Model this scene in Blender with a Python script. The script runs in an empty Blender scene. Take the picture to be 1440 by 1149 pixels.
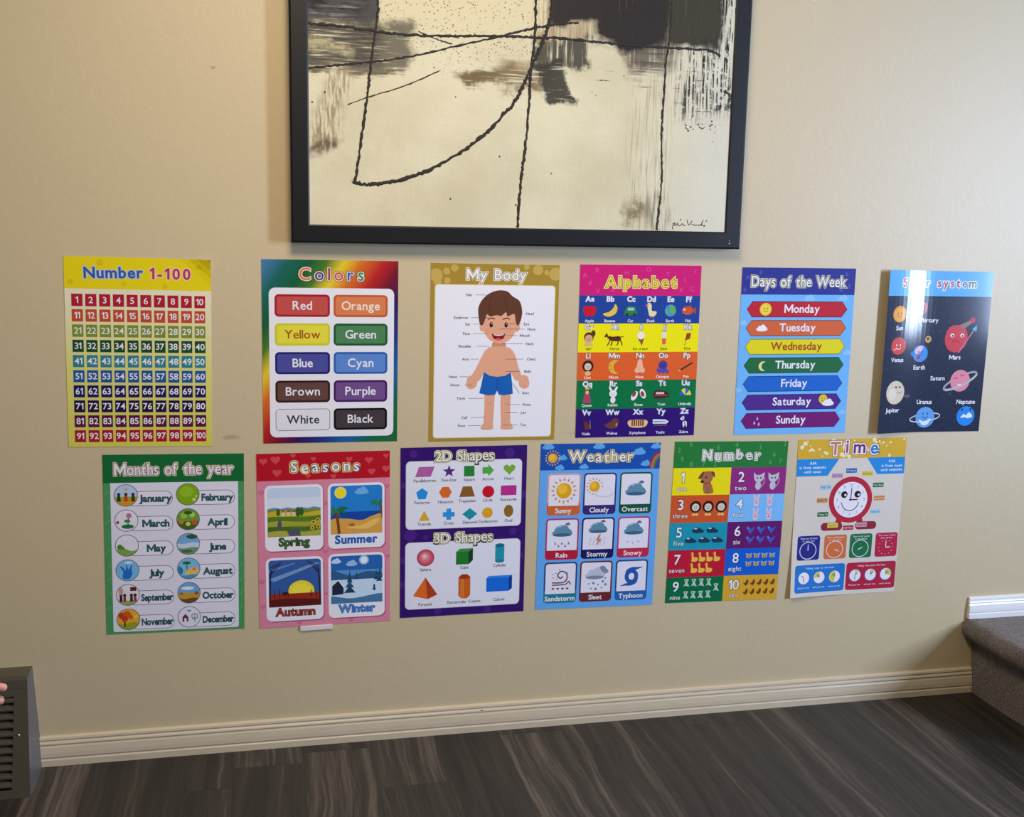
import bpy, bmesh, math, random
from math import sin, cos, pi, radians
from mathutils import Vector, Matrix
random.seed(7)
S = bpy.context.scene
COL = S.collection

# ------------------------------------------------------------------ camera, light, exposure
F_PX, YAW, PITCH, ROLL = 1580.0, -0.222670, -0.166112, -0.020159
CAM_POS = (0.0, -2.469108, 1.200318)
cam_d = bpy.data.cameras.new('camera')
cam_d.sensor_width = 36.0
cam_d.lens = 36.0 * F_PX / 1440.0
cam_d.clip_start = 0.02
cam = bpy.data.objects.new('camera', cam_d)
COL.objects.link(cam)
R = Matrix.Rotation(YAW, 3, 'Z') @ Matrix.Rotation(PITCH, 3, 'X') @ Matrix.Rotation(ROLL, 3, 'Y')
rx, ry, rz = R.col[0], R.col[1], R.col[2]
M4 = Matrix.Identity(4)
for i in range(3):
    M4[i][0], M4[i][1], M4[i][2], M4[i][3] = rx[i], rz[i], -ry[i], CAM_POS[i]
cam.matrix_world = M4
S.camera = cam

world = bpy.data.worlds.new('world')
S.world = world
world.use_nodes = True
bgn = world.node_tree.nodes['Background']
bgn.inputs[0].default_value = (0.75, 0.87, 1.0, 1)
bgn.inputs[1].default_value = 0.6

def area_light(name, loc, target, sx, sy, power, color):
    l = bpy.data.lights.new(name, 'AREA')
    l.shape = 'RECTANGLE'
    l.size, l.size_y, l.energy, l.color = sx, sy, power, color
    o = bpy.data.objects.new(name, l)
    o.location = loc
    o.rotation_euler = (Vector(target) - Vector(loc)).to_track_quat('-Z', 'Y').to_euler()
    COL.objects.link(o)
    return o
area_light('window_daylight', (3.39, -1.98, 1.25), (0.0, -1.98, 1.25), 0.42, 1.06, 130, (0.558, 0.689, 0.985))
area_light('ceiling_lamp_light', (0.25, -1.25, 2.4), (0.25, -1.25, 0.0), 0.7, 0.7, 33, (1.0, 0.82, 0.60))

S.view_settings.view_transform = 'Standard'
S.view_settings.look = 'None'
S.view_settings.gamma = 1
S.view_settings.use_curve_mapping = False
S.view_settings.exposure = 0.15

# ------------------------------------------------------------------ helpers
def lin(c):
    c = c / 255.0
    return c / 12.92 if c <= 0.04045 else ((c + 0.055) / 1.055) ** 2.4
def rgb(c, k=1.0):
    return tuple(min(0.93, lin(v) * k) for v in c) + (1.0,)

def new_mat(name, color=(200, 200, 200), rough=0.5, k=1.0, spec=0.5, metal=0.0):
    m = bpy.data.materials.new(name)
    m.use_nodes = True
    b = m.node_tree.nodes['Principled BSDF']
    b.inputs['Base Color'].default_value = rgb(color, k)
    b.inputs['Roughness'].default_value = rough
    b.inputs['Specular IOR Level'].default_value = spec
    b.inputs['Metallic'].default_value = metal
    return m

class NT:
    """small wrapper for building node trees"""
    def __init__(s, mat):
        s.t = mat.node_tree
        s.b = s.t.nodes['Principled BSDF']
    def n(s, typ, **kw):
        nd = s.t.nodes.new(typ)
        for k, v in kw.items():
            setattr(nd, k, v)
        return nd
    def link(s, a, b):
        s.t.links.new(a, b)
    def put(s, sock, v):
        if isinstance(v, bpy.types.NodeSocket):
            s.t.links.new(v, sock)
        else:
            sock.default_value = v
    def m(s, op, a, b=0.0, c=None, clamp=False):
        nd = s.n('ShaderNodeMath', operation=op, use_clamp=clamp)
        s.put(nd.inputs[0], a)
        s.put(nd.inputs[1], b)
        if c is not None:
            s.put(nd.inputs[2], c)
        return nd.outputs[0]
    def step(s, x, a, b, o0=0.0, o1=1.0):
        nd = s.n('ShaderNodeMapRange', interpolation_type='SMOOTHSTEP')
        s.put(nd.inputs['Value'], x)
        nd.inputs['From Min'].default_value = a
        nd.inputs['From Max'].default_value = b
        nd.inputs['To Min'].default_value = o0
        nd.inputs['To Max'].default_value = o1
        return nd.outputs[0]
    def mix(s, fac, a, b, mode='MIX'):
        nd = s.n('ShaderNodeMix', data_type='RGBA', blend_type=mode)
        s.put(nd.inputs[0], fac)
        s.put(nd.inputs[6], a)
        s.put(nd.inputs[7], b)
        return nd.outputs[2]
    def obj(s):
        return s.n('ShaderNodeTexCoord').outputs['Object']
    def map(s, v, scale=(1, 1, 1), loc=(0, 0, 0), rot=(0, 0, 0)):
        nd = s.n('ShaderNodeMapping')
        s.link(v, nd.inputs['Vector'])
        nd.inputs['Scale'].default_value = scale
        nd.inputs['Location'].default_value = loc
        nd.inputs['Rotation'].default_value = rot
        return nd.outputs[0]
    def noise(s, v, scale=5, detail=3, rough=0.5, dist=0.0):
        nd = s.n('ShaderNodeTexNoise')
        s.link(v, nd.inputs['Vector'])
        nd.inputs['Scale'].default_value = scale
        nd.inputs['Detail'].default_value = detail
        nd.inputs['Roughness'].default_value = rough
        nd.inputs['Distortion'].default_value = dist
        return nd.outputs[0]
    def bump(s, h, strength=0.2, dist=0.002):
        nd = s.n('ShaderNodeBump')
        nd.inputs['Strength'].default_value = strength
        nd.inputs['Distance'].default_value = dist
        s.link(h, nd.inputs['Height'])
        s.link(nd.outputs[0], s.b.inputs['Normal'])
    def ramp(s, fac, stops):
        nd = s.n('ShaderNodeValToRGB')
        e = nd.color_ramp.elements
        while len(e) < len(stops):
            e.new(0.5)
        for i, (p, c) in enumerate(stops):
            e[i].position = p
            e[i].color = c
        s.put(nd.inputs[0], fac)
        return nd.outputs[0]

def link_mesh(name, bm, mats, parent=None, smooth=False):
    me = bpy.data.meshes.new(name)
    bm.to_mesh(me)
    bm.free()
    for m in (mats if isinstance(mats, (list, tuple)) else [mats]):
        me.materials.append(m)
    if smooth:
        for p in me.polygons:
            p.use_smooth = True
    o = bpy.data.objects.new(name, me)
    COL.objects.link(o)
    if parent:
        o.parent = parent
    return o

def tag(o, label=None, cat=None, group=None, kind=None):
    for k, v in (('label', label), ('category', cat), ('group', group), ('kind', kind)):
        if v:
            o[k] = v
    return o

def empty(name, loc, label, cat, group=None, rot=(0, 0, 0)):
    o = bpy.data.objects.new(name, None)
    o.location, o.rotation_euler = loc, rot
    o.empty_display_size = 0.05
    COL.objects.link(o)
    return tag(o, label, cat, group)

def bm_box(bm, x0, x1, y0, y1, z0, z1, mi=0):
    vs = [bm.verts.new((x, y, z)) for z in (z0, z1) for x, y in ((x0, y0), (x1, y0), (x1, y1), (x0, y1))]
    for f in ((3, 2, 1, 0), (4, 5, 6, 7), (0, 1, 5, 4), (1, 2, 6, 5), (2, 3, 7, 6), (3, 0, 4, 7)):
        bm.faces.new([vs[i] for i in f]).material_index = mi
    return vs

def bevel(bm, w, seg=2):
    bmesh.ops.bevel(bm, geom=list(bm.edges), offset=w, segments=seg, profile=0.6, affect='EDGES')

def bm_loft(bm, rings, closed=True, mi=0, cap=False):
    """skin successive rings of points"""
    vr = [[bm.verts.new(p) for p in r] for r in rings]
    n = len(vr[0])
    for a, b in zip(vr, vr[1:]):
        for i in range(n if closed else n - 1):
            j = (i + 1) % n
            bm.faces.new((a[i], a[j], b[j], b[i])).material_index = mi
    if cap:
        bm.faces.new(list(reversed(vr[0]))).material_index = mi
        bm.faces.new(vr[-1]).material_index = mi
    return vr

def catmull(pts, n=8, closed=False):
    out = []
    N = len(pts)
    rng = range(N if closed else N - 1)
    for i in rng:
        if closed:
            p0, p1, p2, p3 = (pts[(i + k) % N] for k in (-1, 0, 1, 2))
        else:
            p0, p1, p2, p3 = (pts[min(max(i + k, 0), N - 1)] for k in (-1, 0, 1, 2))
        for j in range(n):
            t = j / n
            out.append(tuple(0.5 * (2 * b + (c - a) * t + (2 * a - 5 * b + 4 * c - d) * t * t + (3 * b - a - 3 * c + d) * t ** 3)
                             for a, b, c, d in zip(p0, p1, p2, p3)))
    if not closed:
        out.append(tuple(pts[-1]))
    return out

# ------------------------------------------------------------------ setting
WALL_PAINT = (206, 189, 151)
m_wall = new_mat('wall_paint', WALL_PAINT, 0.5, spec=0.85)
t = NT(m_wall)
v = t.obj()
big = t.noise(v, 1.3, 3, 0.5)
wcol = t.mix(t.step(big, 0.3, 0.7, 0, 0.35), rgb(WALL_PAINT), rgb((201, 183, 144)))
wsp = t.n('ShaderNodeSeparateXYZ')
t.link(v, wsp.inputs[0])
wwob = t.m('MULTIPLY', t.m('SUBTRACT', t.noise(v, 60, 3, 0.6), 0.5), 0.02)
for (sx_, sz_, rx_, rz_, amt) in ((-.066, .723, .022, .006, .35), (.617, .70, .02, .004, .12), (-.085, 1.497, .0035, .0035, .5), (.70, .715, .03, .004, .12)):
    dx = t.m('DIVIDE', t.m('SUBTRACT', t.m('ADD', wsp.outputs[0], wwob), sx_), rx_)
    dz = t.m('DIVIDE', t.m('SUBTRACT', t.m('ADD', wsp.outputs[2], t.m('MULTIPLY', wwob, .3)), sz_), rz_)
    dd = t.m('SQRT', t.m('ADD', t.m('MULTIPLY', dx, dx), t.m('MULTIPLY', dz, dz)))
    wcol = t.mix(t.step(dd, 1.2, 0.4, 0, amt), wcol, rgb((110, 92, 76)))
t.link(wcol, t.b.inputs['Base Color'])
h = t.m('ADD', t.noise(v, 55, 3, 0.6), t.m('MULTIPLY', t.noise(v, 9, 2, 0.5), 0.9))
t.bump(h, 0.10, 0.004)
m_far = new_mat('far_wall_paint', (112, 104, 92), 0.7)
m_ceil = new_mat('ceiling_paint', (176, 170, 158), 0.8)
m_trim = new_mat('trim_paint', (208, 193, 165), 0.32, spec=0.5)
t = NT(m_trim)
v = t.obj()
vor = t.n('ShaderNodeTexVoronoi')
t.link(t.map(v, (14, 14, 42)), vor.inputs['Vector'])
vor.inputs['Scale'].default_value = 1.0
chip = t.m('MULTIPLY', t.step(vor.outputs['Distance'], 0.07, 0.03), t.step(t.noise(v, 3.2, 2), 0.5, 0.58))
scuff = t.step(t.noise(t.map(v, (3, 3, 30)), 6, 4, 0.6), 0.52, 0.8, 0, 0.4)
c = t.mix(scuff, rgb((208, 193, 165)), rgb((170, 154, 130)))
t.link(t.mix(chip, c, rgb((90, 74, 60))), t.b.inputs['Base Color'])
m_trim_w = new_mat('stair_trim_paint', (236, 236, 234), 0.28)

m_floor = new_mat('floor_planks', (70, 64, 60), 0.42, spec=0.4)
t = NT(m_floor)
v = t.obj()
sx = t.n('ShaderNodeSeparateXYZ')
t.link(v, sx.inputs[0])
PW = 0.152
px = t.m('DIVIDE', t.m('ADD', sx.outputs[0], 0.073), PW)
idx = t.m('FLOOR', px)
wn = t.n('ShaderNodeTexWhiteNoise', noise_dimensions='1D')
t.link(idx, wn.inputs['W'])
py = t.m('ADD', t.m('DIVIDE', sx.outputs[1], 1.22), t.m('MULTIPLY', wn.outputs[0], 7.0))
idy = t.m('FLOOR', py)
wn2 = t.n('ShaderNodeTexWhiteNoise', noise_dimensions='2D')
cb = t.n('ShaderNodeCombineXYZ')
t.link(idx, cb.inputs[0])
t.link(idy, cb.inputs[1])
t.link(cb.outputs[0], wn2.inputs['Vector'])
shift = t.n('ShaderNodeCombineXYZ')
t.link(t.m('MULTIPLY', wn2.outputs[0], 40), shift.inputs[0])
t.link(t.m('MULTIPLY', wn2.outputs[0], 23), shift.inputs[1])
add = t.n('ShaderNodeVectorMath', operation='ADD')
t.link(v, add.inputs[0])
t.link(shift.outputs[0], add.inputs[1])
pv = add.outputs[0]
wav = t.noise(t.map(pv, (3, 1.4, 1)), 1.6, 2, 0.5, 0.2)
cb2 = t.n('ShaderNodeCombineXYZ')
sp2 = t.n('ShaderNodeSeparateXYZ')
t.link(pv, sp2.inputs[0])
t.link(t.m('ADD', sp2.outputs[0], t.m('MULTIPLY', wav, 0.05)), cb2.inputs[0])
t.link(sp2.outputs[1], cb2.inputs[1])
st1 = t.noise(t.map(cb2.outputs[0], (30, 1.1, 1)), 1.0, 5, 0.65)
st2 = t.noise(t.map(cb2.outputs[0], (130, 2.2, 1)), 1.0, 4, 0.65)
tone = t.m('ADD', t.m('MULTIPLY', st1, 0.75), t.m('ADD', t.m('MULTIPLY', st2, 0.42), t.m('MULTIPLY', wn2.outputs[0], 0.16)))
col = t.ramp(t.m('SUBTRACT', tone, 0.12), [(0.26, rgb((20, 19, 19))), (0.46, rgb((36, 33, 31))), (0.60, rgb((54, 49, 45))), (0.80, rgb((108, 98, 89)))])
gx = t.m('ABSOLUTE', t.m('SUBTRACT', t.m('FRACT', px), 0.5))
gy = t.m('ABSOLUTE', t.m('SUBTRACT', t.m('FRACT', py), 0.5))
gap = t.m('MAXIMUM', t.step(gx, 0.490, 0.497), t.step(gy, 0.4982, 0.4995))
t.link(t.mix(t.m('MULTIPLY', gap, 0.55), col, rgb((22, 20, 20))), t.b.inputs['Base Color'])
t.link(t.step(st2, 0.2, 0.8, 0.36, 0.55), t.b.inputs['Roughness'])
t.bump(t.m('SUBTRACT', st2, t.m('MULTIPLY', gap, 1.5)), 0.15, 0.002)

def struct(name, bm, mat, parent=None, smooth=False):
    o = link_mesh(name, bm, mat, parent, smooth)
    if not parent:
        o['kind'] = 'structure'
    return o
XL, XR, YB, ZC = -1.7, 3.42, -4.4, 2.44
b = bmesh.new(); bm_box(b, XL - .12, XR + .12, 0, .12, -.02, ZC + .02); struct('wall_back', b, m_wall)
b = bmesh.new(); bm_box(b, XL - .12, XL, YB, 0, -.02, ZC + .02); struct('wall_left', b, m_far)
b = bmesh.new(); bm_box(b, XL - .12, XR + .12, YB - .12, YB, -.02, ZC + .02); struct('wall_front', b, m_far)
b = bmesh.new()
WY0, WY1, WZ0, WZ1 = -2.24, -1.72, 0.67, 1.83
bm_box(b, XR, XR + .12, YB, WY0, -.02, ZC + .02); bm_box(b, XR, XR + .12, WY1, 0, -.02, ZC + .02)
bm_box(b, XR, XR + .12, WY0, WY1, -.02, WZ0); bm_box(b, XR, XR + .12, WY0, WY1, WZ1, ZC + .02)
struct('wall_right', b, m_far)
b = bmesh.new()
for y in (WY0, WY1 - .04):
    bm_box(b, XR - .03, XR + .05, y, y + .04, WZ0, WZ1)
for z in (WZ0, WZ1 - .04):
    bm_box(b, XR - .03, XR + .05, WY0, WY1, z, z + .04)
bm_box(b, XR - .045, XR - .035, -1.988, -1.974, WZ0 + .03, WZ1 - .03)
for z in (1.04, 1.43):
    bm_box(b, XR - .045, XR - .035, WY0 + .03, WY1 - .03, z, z + .02)
struct('window_1', b, m_trim_w)
b = bmesh.new(); bm_box(b, XL - .12, XR + .12, YB - .12, .12, -.1, 0); struct('floor', b, m_floor)
b = bmesh.new(); bm_box(b, XL - .12, XR + .12, YB - .12, .12, ZC, ZC + .1); struct('ceiling', b, m_ceil)

# moulded skirting: profile (depth from wall, height)
SK = [(0, 0), (.0125, 0), (.0125, .014), (.0105, .0165), (.0105, .019), (.0125, .021), (.0122, .030), (.0105, .042),
      (.0085, .046), (.0085, .0485), (.0105, .050), (.0095, .053), (.0065, .0555), (.0065, .058), (.0085, .0595), (.0075, .064), (.003, .0665), (0, .0665)]
def skirting(name, p0, p1, mat, scale=1.0, z=0.0):
    """run of skirting from p0 to p1 (xy) with the room on its right-hand side"""
    d = (Vector((*p1, 0)) - Vector((*p0, 0))).normalized()
    nrm = Vector((d.y, -d.x, 0))
    b = bmesh.new()
    rings = []
    for p in (p0, p1):
        rings.append([Vector((p[0], p[1], z + hh * scale)) + nrm * (dd * scale) for dd, hh in SK])
    bm_loft(b, rings, closed=True, cap=True)
    bmesh.ops.recalc_face_normals(b, faces=b.faces)
    return struct(name, b, mat)
skirting('baseboard_back', (-0.484, 0), (1.812, 0), m_trim)
skirting('baseboard_left', (XL, YB), (XL, 0), m_trim)
skirting('baseboard_right', (1.785, 0), (3.41, 0), m_trim_w, 0.86, 0.2015)

# ------------------------------------------------------------------ carpeted stair
m_carpet = new_mat('carpet', (134, 122, 118), 0.95, spec=0.1)
t = NT(m_carpet)
v = t.obj()
n1 = t.noise(v, 260, 2, 0.7)
n2 = t.noise(v, 14, 4, 0.6)
cc = t.mix(t.step(n1, 0.3, 0.7), rgb((82, 76, 74)), rgb((138, 130, 126)))
t.link(t.mix(t.step(n2, 0.35, 0.7, 0, 0.5), cc, rgb((98, 86, 80))), t.b.inputs['Base Color'])
t.b.inputs['Sheen Weight'].default_value = 0.25
t.bump(t.m('ADD', n1, t.m('MULTIPLY', t.noise(v, 60, 3), 0.8)), 0.9, 0.006)
stair = empty('carpeted_step', (1.81, -.002, 0), 'grey brown carpeted step with a rounded nosing against the wall, lower corner', 'step')
def step_mesh(x0, z0, z1, depth, width, rad, drop):
    """riser, rounded carpet nosing and tread; local to the staircase"""
    path = []
    for i in range(14):
        path.append((x0, -(width - rad) * i / 13, (-1, 0)))
    for i in range(1, 13):
        a = pi / 2 * i / 12
        path.append((x0 + rad * (1 - cos(a)), -(width - rad) - rad * sin(a), (-cos(a), -sin(a))))
    path.append((x0 + rad + 0.05, -width, (0, -1)))
    path.append((x0 + depth, -width, (0, -1)))
    hgt = z1 - z0
    prof = [(0, 0), (.001, .25 * hgt), (.002, .5 * hgt), (.003, hgt - .066), (.010, hgt - .058), (.022, hgt - .054), (.032, hgt - .046), (.038, hgt - .034),
            (.039, hgt - .024), (.036, hgt - .012), (.028, hgt - .004), (.014, hgt), (-.01, hgt)]
    b = bmesh.new()
    rnd = random.Random(3)
    rings = []
    for x, y, (nx, ny) in path:
        w = 1 + 0.08 * rnd.uniform(-1, 1)
        rings.append([(x + nx * o * w, y + ny * o * w, z0 + z + 0.0015 * rnd.uniform(-1, 1) * (z > 0)) for o, z in prof])
    vr = bm_loft(b, rings, closed=False)
    inner = [r[-1] for r in vr]
    # tread: strip between the nosing line and the wall/back edge
    back = [b.verts.new((x0 + depth, y, z1)) for (x, y, n) in [(p[0], p[1], p[2]) for p in path]]
    for i in range(len(path) - 1):
        try:
            b.faces.new((inner[i], inner[i + 1], back[i + 1], back[i]))
        except ValueError:
            pass
    bmesh.ops.remove_doubles(b, verts=b.verts, dist=1e-5)
    bmesh.ops.recalc_face_normals(b, faces=b.faces)
    return b
link_mesh('tread_and_riser', step_mesh(0, 0, 0.2015, 1.605, 0.62, 0.46, 0), m_carpet, stair, smooth=True)

# ------------------------------------------------------------------ printed posters
PWD, PHT = 0.2925, 0.4002          # poster size in metres; drawings use 100 x 137 units
_print = {}
def ink(c):
    if not isinstance(c, tuple):
        return c
    if c not in _print:
        m = new_mat('ink_%02x%02x%02x' % c, c, 0.5, 1.06, 0.12)
        m.node_tree.nodes['Principled BSDF'].inputs['Coat Weight'].default_value = 0.55
        m.node_tree.nodes['Principled BSDF'].inputs['Coat Roughness'].default_value = 0.115
        _print[c] = m
    return _print[c]
def ink_ramp(name, stops, fx, fz, f0):
    """ink whose printed colour runs along fx*x + fz*z + f0 in sheet coordinates"""
    m = new_mat(name, (255, 255, 255), 0.5, spec=0.12)
    t = NT(m)
    t.b.inputs['Coat Weight'].default_value = 0.55
    t.b.inputs['Coat Roughness'].default_value = 0.115
    s = t.n('ShaderNodeSeparateXYZ')
    t.link(t.obj(), s.inputs[0])
    f = t.m('ADD', t.m('ADD', t.m('MULTIPLY', s.outputs[0], fx), t.m('MULTIPLY', s.outputs[2], fz)), f0)
    t.link(t.ramp(f, [(p, rgb(c, 1.06)) for p, c in stops]), t.b.inputs['Base Color'])
    return m

_gl = {}
def letter_m(o):
    c, w, s = .70, .80, .105
    pts = [(-o, -o), (-o, c + o), (s * 1.15 + .35 * o, c + o), (w / 2, c * .34 + 1.6 * o), (w - s * 1.15 - .35 * o, c + o), (w + o, c + o), (w + o, -o),
           (w - s - o, -o), (w - s - o, c * .66 - 1.3 * o), (w / 2, .055 - 1.5 * o), (s + o, c * .66 - 1.3 * o), (s + o, -o)]
    n = len(pts)
    quads = [(0, 1, 10, 11), (1, 2, 3, 9, 10), (3, 4, 5, 8, 9), (5, 6, 7, 8)]
    return [(x + .06, y) for x, y in pts], [tuple(q) for q in quads]
def digit_one(o):
    c, s = .70, .10
    pts = [(.20 - o, -o), (.20 - o, c * .74 - o * .4), (.05 - o, c * .66 - o * .6), (.05 - o, c * .80 + o * .4), (.22 - o * .3, c + o), (.30 + o, c + o), (.30 + o, -o)]
    return pts, [(0, 1, 5, 6), (1, 2, 3, 4, 5)]
OUTLINE = {'M': letter_m, '1': digit_one}
def glyph(ch, off):
    key = (ch, off)
    if key not in _gl and ch in OUTLINE:
        _gl[key] = OUTLINE[ch](off)
    if key not in _gl:
        cu = bpy.data.curves.new('glyph', 'FONT')
        cu.body = ch
        cu.size = 1.0
        cu.resolution_u = 3
        cu.offset = off
        ob = bpy.data.objects.new('glyph', cu)
        me = bpy.data.meshes.new_from_object(ob)
        vs = [(v.co.x, v.co.y) for v in me.vertices]
        fs = [tuple(p.vertices) for p in me.polygons]
        bpy.data.objects.remove(ob)
        bpy.data.curves.remove(cu)
        bpy.data.meshes.remove(me)
        _gl[key] = (vs, fs)
    return _gl[key]
CAPH = max(v[1] for v in glyph('H', 0)[0])
def ink_w(ch):
    vs = glyph(ch, 0)[0]
    return (min(v[0] for v in vs), max(v[0] for v in vs)) if vs else (0, .22)

class Poster:
    def __init__(s, label, x, z, a, paper, bend=None, group='classroom posters on the wall'):
        s.root = None
        s.meta = (label, x, z, a, group)
        s.paper, s.bend = paper, bend
        s.shapes, s.parts, s.boxes, s.clip = [], {}, [], (0, 0, 100, 137)
        s.base = s.cur = []
    def part(s, name, label=None):
        if name is None:
            s.cur = s.base
            return s
        key = (name, len(s.parts))
        s.parts[key] = {'label': label, 'items': []}
        s.cur = s.parts[key]['items']
        return s
    def add(s, vs, fs, c):
        vs = list(vs)
        if not vs:
            return
        c0, c1, c2, c3 = s.clip
        if any(v[0] < c0 or v[0] > c2 or v[1] < c1 or v[1] > c3 for v in vs):
            if len(fs) == 1:
                for ax, lim, sg in ((0, c0, 1), (0, c2, -1), (1, c1, 1), (1, c3, -1)):
                    out = []
                    for i, b in enumerate(vs):
                        a = vs[i - 1]
                        da, db = sg * (a[ax] - lim), sg * (b[ax] - lim)
                        if (da < 0) != (db < 0):
                            q = da / (da - db)
                            out.append((a[0] + (b[0] - a[0]) * q, a[1] + (b[1] - a[1]) * q))
                        if db >= 0:
                            out.append(b)
                    vs = out
                    if len(vs) < 3:
                        return
                fs = [tuple(range(len(vs)))]
            else:
                vs = [(min(max(v[0], c0), c2), min(max(v[1], c1), c3)) for v in vs]
        x0 = min(v[0] for v in vs); x1 = max(v[0] for v in vs)
        y0 = min(v[1] for v in vs); y1 = max(v[1] for v in vs)
        L = 1
        for bx in s.boxes:
            if bx[4] >= L and x0 < bx[1] and x1 > bx[0] and y0 < bx[3] and y1 > bx[2]:
                L = bx[4] + 1
        s.boxes.append((x0, x1, y0, y1, L))
        s.cur.append((vs, fs, ink(c), L))
    def poly(s, pts, c):
        s.add(list(pts), [tuple(range(len(pts)))], c)
    def rect(s, x0, y0, x1, y1, c):
        s.poly([(x0, y0), (x1, y0), (x1, y1), (x0, y1)], c)
    def rrect(s, x0, y0, x1, y1, r, c, corners=(1, 1, 1, 1)):
        pts = []
        for k, (cx, cy, a0) in enumerate(((x0 + r, y0 + r, pi), (x1 - r, y0 + r, 1.5 * pi), (x1 - r, y1 - r, 0), (x0 + r, y1 - r, .5 * pi))):
            if corners[k]:
                for i in range(7):
                    a = a0 + pi / 2 * i / 6
                    pts.append((cx + r * cos(a), cy + r * sin(a)))
            else:
                pts.append(((x0, x1, x1, x0)[k], (y0, y0, y1, y1)[k]))
        s.poly(pts, c)
    def card(s, x0, y0, x1, y1, r, border, fill, w=.8):
        s.rrect(x0, y0, x1, y1, r, border)
        s.rrect(x0 + w, y0 + w, x1 - w, y1 - w, max(r - w, .2), fill)
    def ell(s, cx, cy, rx, ry, c, n=28, rot=0.0):
        s.poly([(cx + rx * cos(2 * pi * i / n) * cos(rot) - ry * sin(2 * pi * i / n) * sin(rot),
                 cy + rx * cos(2 * pi * i / n) * sin(rot) + ry * sin(2 * pi * i / n) * cos(rot)) for i in range(n)], c)
    def circ(s, cx, cy, r, c, n=26):
        s.ell(cx, cy, r, r, c, n)
    def seg(s, cx, cy, r, y, c, wob=0.0):
        """the slice of a disc lying below y"""
        dy = max(-r, min(r, y - cy))
        a = math.asin(dy / r)
        pts = [(cx + r * cos(a + (pi - 2 * a) * i / 20), cy + r * sin(a + (pi - 2 * a) * i / 20)) for i in range(21)]
        if wob:
            xl, xr = pts[-1][0], pts[0][0]
            for i in range(1, 8):
                f = i / 8
                pts.append((xl + (xr - xl) * f, y + wob * sin(f * 2 * pi)))
        s.poly(pts, c)
    def ngon(s, cx, cy, r, n, c, a0=-pi / 2):
        s.poly([(cx + r * cos(a0 + 2 * pi * i / n), cy + r * sin(a0 + 2 * pi * i / n)) for i in range(n)], c)
    def star(s, cx, cy, r, c, n=5, k=.42, a0=-pi / 2):
        s.poly([(cx + (r if i % 2 == 0 else r * k) * cos(a0 + pi * i / n), cy + (r if i % 2 == 0 else r * k) * sin(a0 + pi * i / n)) for i in range(2 * n)], c)
    def blob(s, pts, c, n=5):
        s.poly(catmull(pts, n, True), c)
    def line(s, pts, w, c, smooth=0, closed=False):
        if smooth:
            pts = catmull(pts, smooth, closed)
        N = len(pts)
        L, Rr = [], []
        for i, p in enumerate(pts):
            a = pts[(i - 1) % N] if closed else pts[max(i - 1, 0)]
            d = pts[(i + 1) % N] if closed else pts[min(i + 1, N - 1)]
            tx, ty = d[0] - a[0], d[1] - a[1]
            q = math.hypot(tx, ty) or 1
            L.append((p[0] - ty / q * w / 2, p[1] + tx / q * w / 2))
            Rr.append((p[0] + ty / q * w / 2, p[1] - tx / q * w / 2))
        fs = [(i, i + 1, N + i + 1, N + i) for i in range(N - 1)]
        if closed:
            fs.append((N - 1, 0, N, 2 * N - 1))
        s.add(L + Rr, fs, c)
    def ring(s, cx, cy, rx, ry, w, c, a0=0, a1=2 * pi, rot=0.0, n=26):
        pts = []
        for i in range(n + 1):
            a = a0 + (a1 - a0) * i / n
            x, y = rx * cos(a), ry * sin(a)
            pts.append((cx + x * cos(rot) - y * sin(rot), cy + x * sin(rot) + y * cos(rot)))
        s.line(pts, w, c)
    def heart(s, cx, cy, r, c):
        s.poly([(cx + r * .062 * 16 * sin(q) ** 3, cy - r * .062 * (13 * cos(q) - 5 * cos(2 * q) - 2 * cos(3 * q) - cos(4 * q)))
                for q in [2 * pi * i / 28 for i in range(28)]], c)
    def cloud(s, cx, cy, w, c, flat=False):
        s.ell(cx, cy, w * .5, w * .17, c, 20)
        s.circ(cx - w * .18, cy - w * .12, w * .17, c, 16)
        s.circ(cx + w * .1, cy - w * .17, w * .22, c, 16)
        s.circ(cx + w * .3, cy - w * .04, w * .16, c, 16)
    def sun(s, cx, cy, r, c, ray, n=12, hl=None):
        for i in range(n):
            a = 2 * pi * i / n
            p = [(1.3, -.16), (1.75, 0), (1.3, .16)]
            s.poly([(cx + r * (q * cos(a) - d * sin(a)), cy + r * (q * sin(a) + d * cos(a))) for q, d in p], ray)
        s.circ(cx, cy, r, c)
        if hl:
            s.circ(cx - r * .2, cy - r * .2, r * .62, hl)
    def moon(s, cx, cy, r, c, flip=1, d=.55):
        pts = [(cx + flip * r * cos(a), cy + r * sin(a)) for a in [radians(60 + 240 * i / 18) for i in range(19)]]
        a1 = math.atan2(sin(radians(60)), cos(radians(60)) - d)
        rr = math.hypot(sin(radians(60)), cos(radians(60)) - d)
        pts += [(cx + flip * r * (d + rr * cos(a)), cy + r * rr * sin(a)) for a in [-a1 - (2 * pi - 2 * a1) * i / 14 for i in range(1, 14)]]
        s.poly(pts, c)
    def smile(s, cx, cy, r, c=(40, 25, 20), eye=None):
        for k in (-1, 1):
            s.ell(cx + k * r * .35, cy - r * .15, r * .11, r * .17, eye or c, 10)
        s.ring(cx, cy + r * .05, r * .48, r * .45, r * .1, c, radians(20), radians(160), n=10)
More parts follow.
